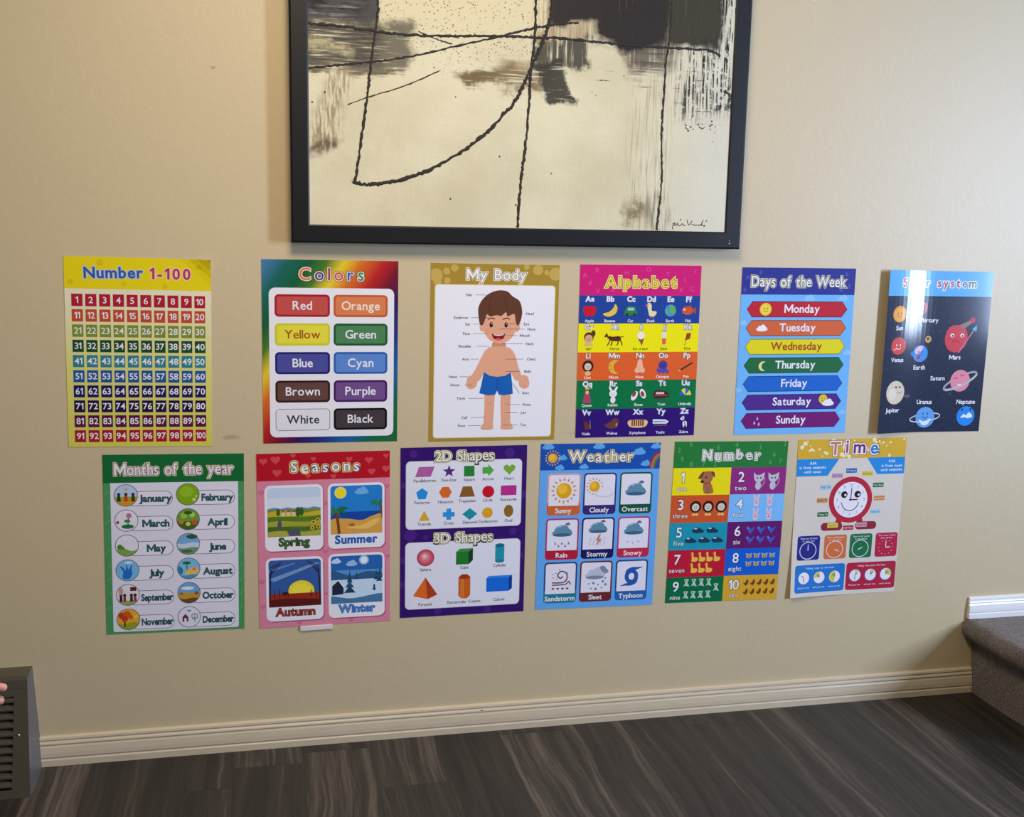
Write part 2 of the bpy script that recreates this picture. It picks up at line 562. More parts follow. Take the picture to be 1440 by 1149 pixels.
    def text(s, txt, cx, yb, cap, c, off=0.0, width=None, gap=.09, under=(), rot=0.0, cols=None, space=.30, jit=None):
        """line of lettering centred on cx, baseline yb, capital height cap; under = (offset, colour) outlines"""
        k = cap / CAPH
        ws = [ink_w(ch) if ch != ' ' else (0, space) for ch in txt]
        tot = sum(b - a for a, b in ws) + gap * (len(txt) - 1)
        kx = k
        if width:
            free = width / k - sum(b - a for a, b in ws)
            if free < 0.03 * len(txt):
                kx = width / tot
            else:
                gap = free / max(len(txt) - 1, 1)
        tot = (sum(b - a for a, b in ws) + gap * (len(txt) - 1)) * kx
        x = cx - tot / 2
        pos = []
        for (a, b) in ws:
            pos.append(x - a * kx)
            x += (b - a + gap) * kx
        layers = [(o, cl, None) for o, cl in under] + [(off, c, cols)]
        for o, cl, cs in layers:
            for i, ch in enumerate(txt):
                if ch == ' ':
                    continue
                vs, fs = glyph(ch, o)
                jy = jit[i % len(jit)] if jit else 0
                pts = []
                for a, bq in vs:
                    X, Y = pos[i] + a * kx - cx, -bq * k + jy
                    pts.append((cx + X * cos(rot) - Y * sin(rot), yb + X * sin(rot) + Y * cos(rot)))
                s.add(pts, fs, cs[i % len(cs)] if cs else cl)
    # -- turn the drawing into meshes on the sheet
    def lift(s, X, Z):
        y = 0.0
        for d, s0, k1, k2 in (s.bend or []):
            q = X * d[0] + Z * d[1] - s0
            if q > 0:                         # straight between the fold lines made by cut()
                q0 = math.floor(q / .012) * .012
                f = lambda u: k1 * u + k2 * u * u
                y += f(q0) + (f(q0 + .012) - f(q0)) * (q - q0) / .012
        return y
    def cut(s, bm):
        for d, s0, k1, k2 in (s.bend or []):
            q = s0
            while q < .26:
                bmesh.ops.bisect_plane(bm, geom=bm.verts[:] + bm.edges[:] + bm.faces[:], dist=1e-7,
                                       plane_co=(d[0] * q, 0, d[1] * q), plane_no=(d[0], 0, d[1]))
                q += .012
    def build(s):
        label, x, z, a, group = s.meta
        DZ, BASE = 4.5e-5, 9e-4
        # paper sheet with thickness
        bm = bmesh.new()
        q = [bm.verts.new((X, 0, Z)) for X, Z in ((-PWD / 2, -PHT / 2), (PWD / 2, -PHT / 2), (PWD / 2, PHT / 2), (-PWD / 2, PHT / 2))]
        bm.faces.new(q)
        ret = bmesh.ops.extrude_face_region(bm, geom=bm.faces[:])
        back = [g for g in ret['geom'] if isinstance(g, bmesh.types.BMVert)]
        for vtx in back:
            vtx.co.y += 3.5e-4
        bmesh.ops.recalc_face_normals(bm, faces=bm.faces)
        def draw(bm, items, mats):
            for vs, fs, m, L in items:
                if m not in mats:
                    mats.append(m)
                mi = mats.index(m)
                loose = len(fs) > 1 and len(fs[0]) == 3        # lettering: keep overlapping strokes from sharing one plane
                if loose:
                    for n_, f in enumerate(fs):
                        tri = [((vs[i][0] / 100 - .5) * PWD, (.5 - vs[i][1] / 137) * PHT) for i in f]
                        ar = sum(tri[i][0] * tri[(i + 1) % 3][1] - tri[(i + 1) % 3][0] * tri[i][1] for i in range(3))
                        if abs(ar) < 1e-12:
                            continue
                        if ar < 0:
                            tri.reverse()
                        bm.faces.new([bm.verts.new((a, -L * DZ - (n_ % 9) * 1.5e-6, c)) for a, c in tri]).material_index = mi
                    continue
                bv = [bm.verts.new(((u / 100 - .5) * PWD, -L * DZ, (.5 - w / 137) * PHT)) for u, w in vs]
                for f in fs:
                    ar = sum(bv[f[i]].co.x * bv[f[(i + 1) % len(f)]].co.z - bv[f[(i + 1) % len(f)]].co.x * bv[f[i]].co.z for i in range(len(f)))
                    if abs(ar) < 1e-12:
                        continue
                    fv = [bv[i] for i in f]
                    if ar < 0:
                        fv.reverse()
                    try:
                        bm.faces.new(fv).material_index = mi
                    except ValueError:
                        pass
        def bend(bm):
            if s.bend:
                s.cut(bm)
            for vtx in bm.verts:
                vtx.co.y -= BASE + s.lift(vtx.co.x, vtx.co.z)
        mats = [ink(s.paper)]
        draw(bm, s.base, mats)
        bend(bm)
        root = link_mesh('poster', bm, mats)
        root.location = (x, 0, z)
        root.rotation_euler = (0, -a, 0)
        tag(root, label, 'poster', group)
        for (name, _), d in s.parts.items():
            if not d['items']:
                continue
            bm = bmesh.new()
            mats = []
            draw(bm, d['items'], mats)
            bend(bm)
            o = link_mesh(name, bm, mats, root)
            if d['label']:
                o['label'] = d['label']
        s.root = root
        return root

WHITE, DARK = (232, 232, 238), (40, 38, 44)
# ---- numbers one to a hundred
def poster_hundred():
    paper = ink_ramp('hundred_paper', [(0, (208, 202, 84)), (.45, (218, 214, 124)), (.75, (228, 222, 186)), (1, (232, 226, 208))], 0, 1 / PHT, .5)
    p = Poster('yellow number chart one to one hundred, leftmost poster of the upper row', -0.2479, 0.9074, -0.0161, paper,
               [((.64, .77), .205, 0.0, 6.0)])
    p.part('header')
    p.rect(0, 0, 100, 22.6, (226, 208, 22))
    for x, y, r in ((4, 18, 2), (24, 4, 2.4), (68, 20, 1.8), (92, 6, 2.2), (40, 19, 1.4)):
        p.circ(x, y, r, (214, 190, 20))
    p.text('Number', 33.2, 14.6, 7.6, (58, 82, 165), .012, 39.5, under=((.075, (196, 214, 236)), (.045, (110, 150, 210))), rot=-.02)
    p.text('1-100', 71.8, 14.6, 7.4, (176, 52, 84), .012, 27.5, under=((.075, (244, 216, 222)), (.045, (220, 140, 160))), rot=.0)
    cols = [(172, 30, 52), (192, 74, 48), (122, 142, 46), (22, 76, 42), (46, 130, 146), (24, 86, 156), (26, 26, 92), (30, 18, 62), (86, 18, 62), (166, 24, 42)]
    for r in range(10):
        p.part('number_row')
        y = 26.4 + 10.92 * r
        for k in range(10):
            x = 4.6 + 9.31 * k
            p.rect(x - .15, y - .1, x + 7.4, y + 8.7, cols[r])
            n = str(10 * r + k + 1)
            p.text(n, x + 3.6, y + 6.4, 4.4, (232, 228, 236), .012, None if len(n) < 3 else 6.6, gap=.07)
    return p.build()

def poster_colors():
    st = [(0, (74, 124, 176)), (.11, (24, 100, 90)), (.2, (18, 92, 54)), (.27, (70, 120, 40)), (.34, (226, 200, 46)), (.41, (214, 110, 34)), (.5, (186, 36, 36)),
          (.58, (116, 22, 40)), (.66, (52, 20, 84)), (.76, (30, 50, 130)), (.86, (24, 96, 160)), (.95, (20, 100, 80)), (1, (26, 104, 58))]
    k = 1.8
    paper = ink_ramp('rainbow_paper', st, 1 / PWD / k, -.95 / PHT / k, (.5 + .95 * .5) / k)
    p = Poster('Colors chart of ten named swatches with a rainbow border', 0.1507, 0.9073, -0.0046, paper)
    p.part('title_lettering')
    cs = [(226, 116, 70), (88, 66, 150), (178, 40, 80), (214, 80, 60), (60, 100, 190), (60, 140, 90)]
    p.text('Colors', 50.6, 14.8, 8.9, WHITE, .012, 47, under=((.085, (40, 30, 34)), (.058, (236, 226, 214))), cols=cs)
    p.part('white_panel')
    p.rrect(5, 20.6, 97, 132.5, 4.6, WHITE)
    sw = [('Red', (194, 80, 74), (166, 28, 48), WHITE), ('Orange', (218, 128, 80), (194, 94, 54), (240, 226, 214)),
          ('Yellow', (226, 220, 66), (206, 204, 44), (166, 86, 32)), ('Green', (76, 132, 86), (28, 88, 52), WHITE),
          ('Blue', (76, 78, 154), (32, 32, 112), WHITE), ('Cyan', (92, 136, 206), (42, 98, 178), WHITE),
          ('Brown', (98, 68, 62), (54, 24, 24), WHITE), ('Purple', (112, 78, 138), (68, 28, 98), WHITE),
          ('White', (226, 226, 232), (120, 118, 124), (56, 54, 60)), ('Black', (68, 60, 64), (18, 14, 20), WHITE)]
    for i, (nm, f, bd, tc) in enumerate(sw):
        p.part('color_swatch')
        x0 = 9.1 if i % 2 == 0 else 52.0
        y0 = 25.4 + 21.4 * (i // 2)
        p.card(x0, y0, x0 + 40.2, y0 + 16.6, 3, bd, f, 0.45 if nm == 'White' else 1.6)
        p.text(nm, x0 + 20.1, y0 + 11.2, 6.2, tc, .014)
    return p.build()

def poster_body():
    GOLD = (166, 136, 50)
    p = Poster('My Body chart with a cartoon boy in blue shorts', 0.515, 0.903, -0.0061, GOLD)
    p.part('header')
    for x, y, r in ((4, 9, 5), (12, 6, 2.6), (18, 3.4, 2.8), (12.5, 13, 2.6), (83, 4, 4), (90, 6, 2), (97, 7, 5), (74, 2, 2.2), (5, 14, 3)):
        p.circ(x, y, r, (194, 166, 84))
    p.text('My Body', 50.6, 11.8, 7.6, (240, 240, 246), .012, 46, under=((.1, (236, 230, 190)), (.05, (108, 104, 130))))
    p.part('white_panel')
    p.rrect(3.1, 15.8, 97.2, 134.6, 2.6, (226, 216, 170))
    p.rrect(3.7, 16.4, 96.6, 134.0, 2.2, (234, 234, 244))
    panel = p.cur
    SK_, SKD = (226, 166, 134), (206, 138, 108)
    HAIR, HD = (98, 58, 42), (66, 34, 26)
    p.part('boy_drawing')
    p.blob([(48.8, 60), (49.4, 66), (58, 66), (58, 60)], SKD)
    p.blob([(44, 65.5), (40.8, 70), (36.5, 79), (32.4, 87), (35.5, 91), (40, 88), (43.5, 80), (47, 72)], SK_)
    p.blob([(63, 65.5), (66.6, 70), (69.5, 79), (72, 87), (68.5, 90), (65, 86), (62.5, 78), (60.5, 72)], SK_)
    p.blob([(44.5, 65), (50, 63.2), (57, 63.2), (63.2, 65.2), (64.4, 74), (63.8, 85), (58, 88), (47, 87.5), (42.6, 84), (42.6, 74)], SK_)
    for sx_ in (0, 1):
        f = (lambda x: x) if not sx_ else (lambda x: 107.0 - x)
        p.blob([(f(28.6), 91), (f(30.2), 86.6), (f(34.6), 85.6), (f(37), 89), (f(36.4), 94), (f(32.6), 96.4), (f(29), 94.6)], SK_)
        p.line([(f(31.8), 94.8), (f(32.6), 92.6)], .35, SKD)
        p.line([(f(34), 95.2), (f(34.4), 93)], .35, SKD)
        p.poly([(f(43), 98), (f(51.3), 98), (f(51), 112), (f(50.3), 124), (f(50.9), 127.4), (f(49), 128.6), (f(42), 128.5), (f(40.2), 127.2), (f(42.8), 123), (f(43.2), 112)], SK_)
        for q in range(3):
            p.line([(f(42.4 + 2 * q), 128.2), (f(42.8 + 2 * q), 126.6)], .35, SKD)
        p.line([(f(45.2), 107.4), (f(48), 107.8)], .35, SKD)
    p.poly([(42.2, 83), (47, 86), (53, 86.8), (59, 86), (63.6, 83.4), (64.8, 92), (65.6, 100.2), (58, 101.4), (54.4, 100.8), (53, 97.6), (51.6, 100.8), (46, 101.4), (38.9, 99.6), (40.6, 92)], (22, 96, 178))
    p.line([(53, 88.5), (53, 97.5)], .4, (14, 70, 140))
    p.ell(40.6, 48.2, 2.6, 3.6, SK_)
    p.ell(67.2, 48.2, 2.6, 3.6, SK_)
    p.blob([(41, 40), (54, 34), (67, 40), (66.8, 50), (62.5, 57.5), (54, 60.8), (45.6, 57.5), (41.2, 50)], SK_, 6)
    p.blob([(37.4, 42), (36.8, 34), (39.6, 27.5), (45, 22.5), (52, 20), (59, 20.6), (63.5, 24.4), (69, 28), (71.2, 35), (70.6, 42), (68.2, 47),
            (66.4, 44), (65, 38), (60, 39.8), (58.6, 36.6), (55, 39.4), (51, 39), (46.5, 40), (43.6, 38.4), (42.4, 42), (40.6, 46.4), (38.6, 46.4)], HAIR, 5)
    for a, b in (((47, 25), (45.6, 36)), ((58, 25), (60, 35))):
        p.line([a, ((a[0] + b[0]) / 2 - 1.2, (a[1] + b[1]) / 2), b], .4, HD, 4)
    for ex in (47.2, 58.9):
        p.line([(ex - 2.8, 42.4), (ex, 41.2), (ex + 2.8, 42)], .8, HD, 4)
        p.ell(ex, 46.4, 1.35, 2.1, (34, 22, 20), 14)
        p.circ(ex + .4, 45.6, .45, WHITE, 8)
        p.ell(ex + (-2.4 if ex < 50 else 2.8), 51.4, 2, 1.2, (236, 150, 128), 12)
    p.line([(52.6, 49.6), (53.6, 50.6), (52.4, 51)], .4, SKD)
    p.poly([(47.6, 53), (51, 54.2), (55, 54.2), (58.6, 53), (57.2, 57), (53, 58.6), (49, 57)], (140, 20, 26))
    p.poly([(49, 53.5), (51, 54.2), (55, 54.2), (57.2, 53.5), (56.8, 54.4), (53, 55), (49.6, 54.4)], WHITE)
    p.ell(53, 57.3, 2, .8, (214, 90, 90), 12)
    p.circ(53, 81, .5, SKD, 8)
    p.cur = panel
    GR = (78, 74, 84)
    for w, tx, y, x1 in (('Hair', 29.5, 23.6, 43), ('Eyebrow', 23.5, 41, 45), ('Ear', 29, 46, 38.6), ('Face', 28, 53.2, 44), ('Shoulder', 27, 63, 46),
                         ('Arm', 27.6, 73, 38), ('Hand', 18, 86.6, 30), ('Finger', 20, 93, 33), ('Thigh', 24.5, 103.6, 42.6), ('Calf', 27.6, 118.6, 44), ('Foot', 25.5, 125, 41)):
        p.text(w, tx, y + 1, 2.0, GR, .02)
        p.line([(tx + .95 * len(w) + 1.4, y), (x1, y)], .3, GR)
    for w, tx, y, x1 in (('Head', 77.5, 37.6, 62), ('Eye', 75, 45.6, 60), ('Nose', 79, 49.6, 54), ('Mouth', 74, 54.6, 59), ('Neck', 78, 61, 57),
                         ('Chest', 79.6, 73, 59), ('Belly', 77, 82.6, 59.6), ('Butt', 76, 99.6, 65), ('Knee', 77, 108.8, 61), ('Leg', 74.6, 115.2, 60), ('Toe', 74.4, 125, 58)):
        p.text(w, tx, y + 1, 2.0, GR, .02)
        p.line([(tx - .95 * len(w) - 1.4, y), (x1, y if w != 'Butt' else 92)], .3, GR)
    return p.build()

def poster_alphabet():
    p = Poster('Alphabet chart with a pink header over five coloured picture rows', 0.8573, 0.9043, 0.0003, (204, 28, 116))
    p.part('header')
    p.rect(0, 0, 100, 23.8, (206, 26, 116))
    for ch, x, y in (('A', 4, 10), ('R', 14, 6), ('d', 8, 16), ('H', 38, 8), ('V', 15, 22), ('T', 72, 9), ('L', 87, 13), ('C', 93, 20), ('f', 95, 7), ('m', 27, 21), ('K', 84, 21), ('O', 56, 5)):
        p.text(ch, x, y, 3.6, (222, 84, 150))
    p.text('Alphabet', 50.2, 17.2, 8.0, (232, 222, 72), .008, 58, under=((.11, (228, 224, 130)), (.045, (150, 84, 60))))
    rows = [((30, 66, 152), 23.8, 45.9), ((246, 232, 4), 45.9, 68.6), ((224, 96, 40), 68.6, 91), ((0, 114, 62), 91, 114), ((46, 14, 112), 114, 137)]
    xs6, xs5 = (8.6, 25.3, 42.4, 59.2, 75.4, 90.6), (8.6, 30.1, 51.6, 71, 91)
    words = [('Apple', 'Banana', 'Car', 'Duck', 'Earth', 'Fish'), ('Girl', 'Horse', 'Ice cream', 'Juice', 'Kite'), ('Lion', 'Moon', 'Nose', 'Octopus', 'Pen'),
             ('Queen', 'Rabbit', 'Shoes', 'Train', 'Umbrella'), ('Violin', 'Walrus', 'Xylophone', 'Yacht', 'Zebra')]
    def ic(w, x, y):
        if w == 'Apple':
            p.blob([(x - 4.6, y - 3), (x, y - 3.4), (x + 4.6, y - 3), (x + 5, y + 1), (x + 2.4, y + 4.8), (x, y + 4.2), (x - 2.4, y + 4.8), (x - 5, y + 1)], (200, 22, 40))
            p.line([(x, y - 3.4), (x + .6, y - 6)], .6, (90, 50, 30))
        elif w == 'Banana':
            p.blob([(x - 5.6, y + 2.4), (x - 1, y + 1.2), (x + 2.6, y - 2), (x + 4, y - 5), (x + 6, y - 2), (x + 4.6, y + 2.4), (x, y + 4.8), (x - 4, y + 4.4)], (232, 196, 70))
        elif w == 'Car':
            p.blob([(x - 5, y + 1), (x - 3, y - 3), (x + 3, y - 3), (x + 5, y + 1), (x + 4.6, y + 3.4), (x - 4.6, y + 3.4)], (46, 128, 74))
            p.rect(x - 2.6, y - 2.2, x + 2.6, y, (150, 200, 190))
            for k in (-3, 3):
                p.circ(x + k, y + 3.2, 1.3, (30, 60, 50), 12)
        elif w == 'Duck':
            p.blob([(x - 3.4, y - 5), (x - 1, y - 6), (x + .4, y - 3.6), (x + .6, y), (x + 4.6, y + 1), (x + 3, y + 4.4), (x - 1, y + 4.4), (x - 2.2, y + 1)], (230, 220, 170))
            p.poly([(x - 5.4, y - 4), (x - 2.6, y - 5), (x - 2.6, y - 3.2)], (224, 120, 50))
            p.line([(x, y + 4.4), (x, y + 6.2)], .6, (224, 120, 50)); p.line([(x + 2, y + 4.4), (x + 2, y + 6.2)], .6, (224, 120, 50))
        elif w == 'Earth':
            p.circ(x, y, 4.8, (64, 150, 206))
            p.blob([(x, y - 4.4), (x + 3.6, y - 2), (x + 4, y + 1.6), (x + 1, y + 2.4), (x - .6, y)], (110, 176, 70))
            p.blob([(x - 4, y - .6), (x - 2, y + .6), (x - 1.8, y + 3), (x - 3.6, y + 2.4)], (110, 176, 70))
        elif w == 'Fish':
            p.ell(x - .8, y, 4.8, 3.4, (206, 88, 44))
            p.poly([(x + 3, y), (x + 6.2, y - 3), (x + 6.2, y + 3)], (186, 66, 40))
            p.poly([(x - 2, y - 3), (x + 2, y - 4.6), (x + 1.6, y - 2.6)], (186, 66, 40))
            p.circ(x - 3.4, y - .8, .8, WHITE, 10)
        elif w == 'Girl':
            p.circ(x, y - 1, 4, (92, 52, 36)); p.ell(x + 3.6, y - 4, 1.8, 2.6, (92, 52, 36), 12)
            p.ell(x, y, 3.2, 3, (220, 170, 130)); p.poly([(x - 2.6, y + 2.8), (x + 2.6, y + 2.8), (x + 4, y + 6), (x - 4, y + 6)], (214, 190, 120))
            p.smile(x, y + .3, 2.6)
        elif w == 'Horse':
            B = (84, 42, 26)
            p.blob([(x - 5, y - 2), (x - 2, y - 1.4), (x + 3.6, y - 1.8), (x + 5, y + .6), (x + 3, y + 2.2), (x - 2, y + 2), (x - 4.6, y + 1)], B)
            p.poly([(x - 4.6, y), (x - 7, y - 4.6), (x - 7.8, y - 3), (x - 9, y - 1.6), (x - 8, y - .8), (x - 6.6, y - 1.4), (x - 5.8, y + .6)], B)
            for a, q in ((-4.4, -6.4), (-2.4, -3.4), (2.6, 1.6), (4.2, 6)):
                p.line([(x + a, y + 1), (x + (a + q) / 2 + .6, y + 3.6), (x + q, y + 5.6)], .9, B)
            p.line([(x + 4.6, y - 1), (x + 7, y - 1.6)], .7, B)
        elif w == 'Ice cream':
            p.poly([(x - 2.8, y - .6), (x + 2.8, y - .6), (x + 1, y + 6)], (150, 84, 48))
            p.ell(x, y - 2.2, 3.2, 3, (240, 234, 226))
        elif w == 'Juice':
            p.poly([(x - 2, y - 4.6), (x + 2, y - 4.6), (x + 1.6, y + 5.4), (x - 1.6, y + 5.4)], (222, 226, 214))
            p.poly([(x - 1.8, y), (x + 1.8, y), (x + 1.5, y + 5), (x - 1.5, y + 5)], (226, 104, 40))
        elif w == 'Kite':
            p.poly([(x - 1, y - 4), (x + 2.6, y - 4.4), (x + 2, y + .4), (x - 2.4, y + 2)], (150, 66, 40))
            p.line([(x - 2.4, y + 2), (x - 1.4, y + 4), (x - 3, y + 5.4)], .4, (120, 60, 40), 4)
        elif w == 'Lion':
            p.circ(x, y - .8, 4.6, (54, 26, 22)); p.circ(x, y - .4, 2.9, (222, 200, 180)); p.smile(x, y - .2, 2.4)
            p.ell(x, y + 5, 2.4, 1.8, (230, 190, 130))
        elif w == 'Moon':
            p.moon(x + 1, y, 5.6, (228, 178, 60), 1, .62); p.circ(x - 3, y - 1, .4, DARK, 8); p.circ(x - 2.6, y + 1.8, .4, DARK, 8)
        elif w == 'Nose':
            p.blob([(x - 1.6, y - 5.4), (x + 1.6, y - 5.4), (x + 2.6, y), (x + 4.4, y + 2.6), (x + 3, y + 5), (x, y + 4.4), (x - 3, y + 5), (x - 4.4, y + 2.6), (x - 2.6, y)], (240, 182, 150))
        elif w == 'Octopus':
            p.circ(x, y - 1, 3.8, (70, 60, 150))
            for k in range(6):
                p.ell(x - 4 + 1.6 * k, y + 3 + (k % 2), 1.1, 1.9, (84, 74, 170), 12)
            p.smile(x, y - 1, 2.6, (20, 20, 60))
        elif w == 'Pen':
            p.line([(x - 5, y + 3), (x + 5, y - 3)], 1.3, (60, 44, 40)); p.poly([(x - 6.6, y + 4), (x - 5.4, y + 2.6), (x - 4.6, y + 3.8)], (240, 200, 110))
        elif w == 'Queen':
            p.poly([(x - 1.8, y - 1), (x + 1.8, y - 1), (x + 3.4, y + 6), (x - 3.4, y + 6)], (186, 60, 110))
            p.circ(x, y - 2.6, 2.3, (84, 48, 40)); p.circ(x, y - 2.2, 1.6, (226, 180, 146)); p.poly([(x - 1.6, y - 4.6), (x - 1.8, y - 6.4), (x, y - 5.4), (x + 1.8, y - 6.4), (x + 1.6, y - 4.6)], (230, 196, 70))
        elif w == 'Rabbit':
            for k in (-1, 1):
                p.ell(x + 2.2 * k, y - 4.6, .9, 2.6, (238, 236, 238), 12, rot=.5 * k)
            p.ell(x, y - 1, 3.2, 2.8, (240, 238, 240)); p.ell(x, y + 4, 2.1, 2.8, (232, 230, 234)); p.smile(x, y - 1, 2.6)
        elif w == 'Shoes':
            for k, r in ((-3.6, .5), (3.4, -.4)):
                p.ell(x + k, y + (1 if k < 0 else -.6), 2.3, 4.2, (236, 232, 232), 18, rot=r); p.ell(x + k - .3, y - .4, 1.4, 2.4, (150, 60, 60), 14, rot=r)
        elif w == 'Train':
            p.blob([(x - 6, y - 3), (x + 3, y - 2.6), (x + 6.4, y + .6), (x + 5, y + 2.6), (x - 6, y + 3.4)], (66, 36, 42))
            p.rect(x - 5, y - 1.8, x + 2, y, (206, 196, 200)); p.rect(x - 6, y + .6, x + 5, y + 1.5, (190, 60, 60))
        elif w == 'Umbrella':
            C = [(226, 196, 60), (30, 110, 190), (60, 150, 220), (240, 210, 80)]
            for k in range(4):
                a0, a1 = pi + pi * k / 4, pi + pi * (k + 1) / 4
                p.poly([(x, y + 1)] + [(x + 5 * cos(a0 + (a1 - a0) * i / 5), y + 1 + 5.6 * sin(a0 + (a1 - a0) * i / 5)) for i in range(6)], C[(k * 2 + 1) % 4])
            p.line([(x, y + 1), (x, y + 5.6)], .5, (40, 70, 120))
        elif w == 'Violin':
            p.ell(x + 1, y + 2.6, 2.2, 2.4, (110, 50, 36), 16, rot=.5); p.ell(x - .4, y - .2, 1.7, 1.7, (110, 50, 36), 14); p.line([(x - .6, y - .6), (x - 3.2, y - 6)], .7, (80, 40, 36)); p.line([(x + 3, y - 3), (x + 3.6, y + 4)], .3, (200, 170, 140))
        elif w == 'Walrus':
            p.blob([(x - 6, y + 1.4), (x - 2, y - 1), (x + 2, y - 4), (x + 5, y - 3), (x + 5.4, y + 1), (x + 3, y + 4), (x - 3, y + 3.8)], (112, 60, 46))
            p.line([(x + 3.6, y), (x + 3.4, y + 2.4)], .5, WHITE); p.circ(x + 3.6, y - 2, .4, DARK, 8)
        elif w == 'Xylophone':
            p.blob([(x - 7.4, y - 2), (x + 7.4, y - 2), (x + 6, y + 3.4), (x - 6, y + 3.4)], (226, 196, 140))
            for k in range(6):
                p.rect(x - 5.2 + 1.8 * k, y - 2.6, x - 4 + 1.8 * k, y + 2.6, ((150, 60, 50), (110, 50, 40))[k % 2])
        elif w == 'Yacht':
            p.poly([(x - 6.6, y - 2.6), (x + 4, y - 2.2), (x + 7, y - .6), (x + 5, y + 1.2), (x - 6.6, y + 1)], (232, 236, 240))
            p.poly([(x - 6, y - 1.2), (x + 4, y - 1), (x + 5.4, y - .2), (x - 6, y)], (60, 150, 200)); p.rect(x - 5.6, y + 2, x + 5.4, y + 2.8, (150, 70, 60))
        elif w == 'Zebra':
            p.blob([(x - .6, y - .4), (x + 2.2, y - .2), (x + 2.4, y + 4.6), (x + 1.2, y + 2), (x - .2, y + 4.6), (x - 1.2, y + 2)], (222, 222, 232))
            p.blob([(x - 3.4, y - 2.6), (x - .6, y - 5), (x + .2, y - 2.6), (x - 1.4, y - 1.2)], (222, 222, 232)); p.line([(x + .6, y), (x + .8, y + 2)], .5, (40, 34, 80)); p.line([(x - 1.6, y - 4), (x - .8, y - 2)], .5, (40, 34, 80))
    for (c, y0, y1), ws in zip(rows, words):
        p.part('picture_row')
        p.rect(0, y0, 100, y1, c)
        for x, w in zip(xs6 if len(ws) == 6 else xs5, ws):
            bright = c[0] > 200
            p.text(w[0] + w[0].lower(), x, y0 + 4.8, 4.0, (240, 238, 240), .02, under=((.085, (116, 108, 104) if bright else (150, 160, 186)),))
            ic(w, x, y0 + 11.8)
            p.text(w, x, y0 + 21.0, 2.1, (92, 80, 40) if c[0] > 230 else (236, 232, 236), .02)
    return p.build()

def poster_days():
    p = Poster('Days of the Week chart with seven coloured arrow banners on light blue', 1.252, 0.902, 0.0001, (112, 182, 240))
    p.part('header')
    p.rect(0, 0, 100, 21.7, (48, 54, 142))
    for x, y in ((5, 8), (10, 15), (3, 18), (92, 5), (95, 14), (88, 18), (16, 4)):
        p.star(x, y, 2.4, (74, 86, 172), 6, .4)
    p.text('Days of the Week', 50, 15.2, 8.4, (234, 234, 230), .012, 83, under=((.1, (196, 194, 150)), (.048, (66, 68, 104))))
    days = [('Monday', (190, 36, 52), WHITE, 54), ('Tuesday', (212, 100, 58), WHITE, 51), ('Wednesday', (226, 214, 26), (168, 64, 34), 51), ('Thursday', (34, 106, 62), WHITE, 51),
            ('Friday', (30, 102, 198), WHITE, 51), ('Saturday', (80, 42, 136), WHITE, 50), ('Sunday', (114, 26, 112), WHITE, 50)]
    p.part(None)
    for x, y, w in ((90, 25, 9), (3, 45, 7), (97, 70, 8), (2, 100, 7), (96, 120, 7), (60, 25.4, 10)):
        p.cloud(x, y, w, (140, 198, 244))
    for i, (d, c, tc, cx) in enumerate(days):
        p.part('day_banner')
        y = 33.6 + 15.3 * i
        for g, cl in ((0, tuple(int(v * .55) for v in c)), (.55, c)):
            p.poly([(5.5 + g, y), (10.2, y - 6.5 + g), (89.8, y - 6.5 + g), (94.6 - g, y), (89.8, y + 6.5 - g), (10.2, y + 6.5 - g)], cl)
        p.text(d, cx, y + 2.6, 6.3, tc, .02)
        if d == 'Monday':
            p.circ(22, y, 5.2, (226, 196, 50)); p.circ(22, y, 4.4, (238, 214, 70)); p.smile(22, y, 4, (150, 90, 20))
        if d == 'Tuesday':
            p.cloud(19.5, y + 1, 10, (240, 240, 242))
        if d == 'Thursday':
            p.moon(22.6, y + .6, 4, (226, 226, 150), 1, .5)
        if d == 'Saturday':
            p.circ(78, y - 2, 3.9, (228, 198, 54)); p.smile(78, y - 2, 3.4, (150, 90, 20)); p.cloud(82.6, y + 2, 11, (238, 236, 244))
        if d == 'Sunday':
            for dx, dy in ((0, -1.6), (-2.4, 2), (1.6, 3)):
                p.poly([(20 + dx, y + dy - 2), (20.9 + dx, y + dy + .4), (20 + dx, y + dy + 1.3), (19.1 + dx, y + dy + .4)], (206, 186, 226))
    return p.build()

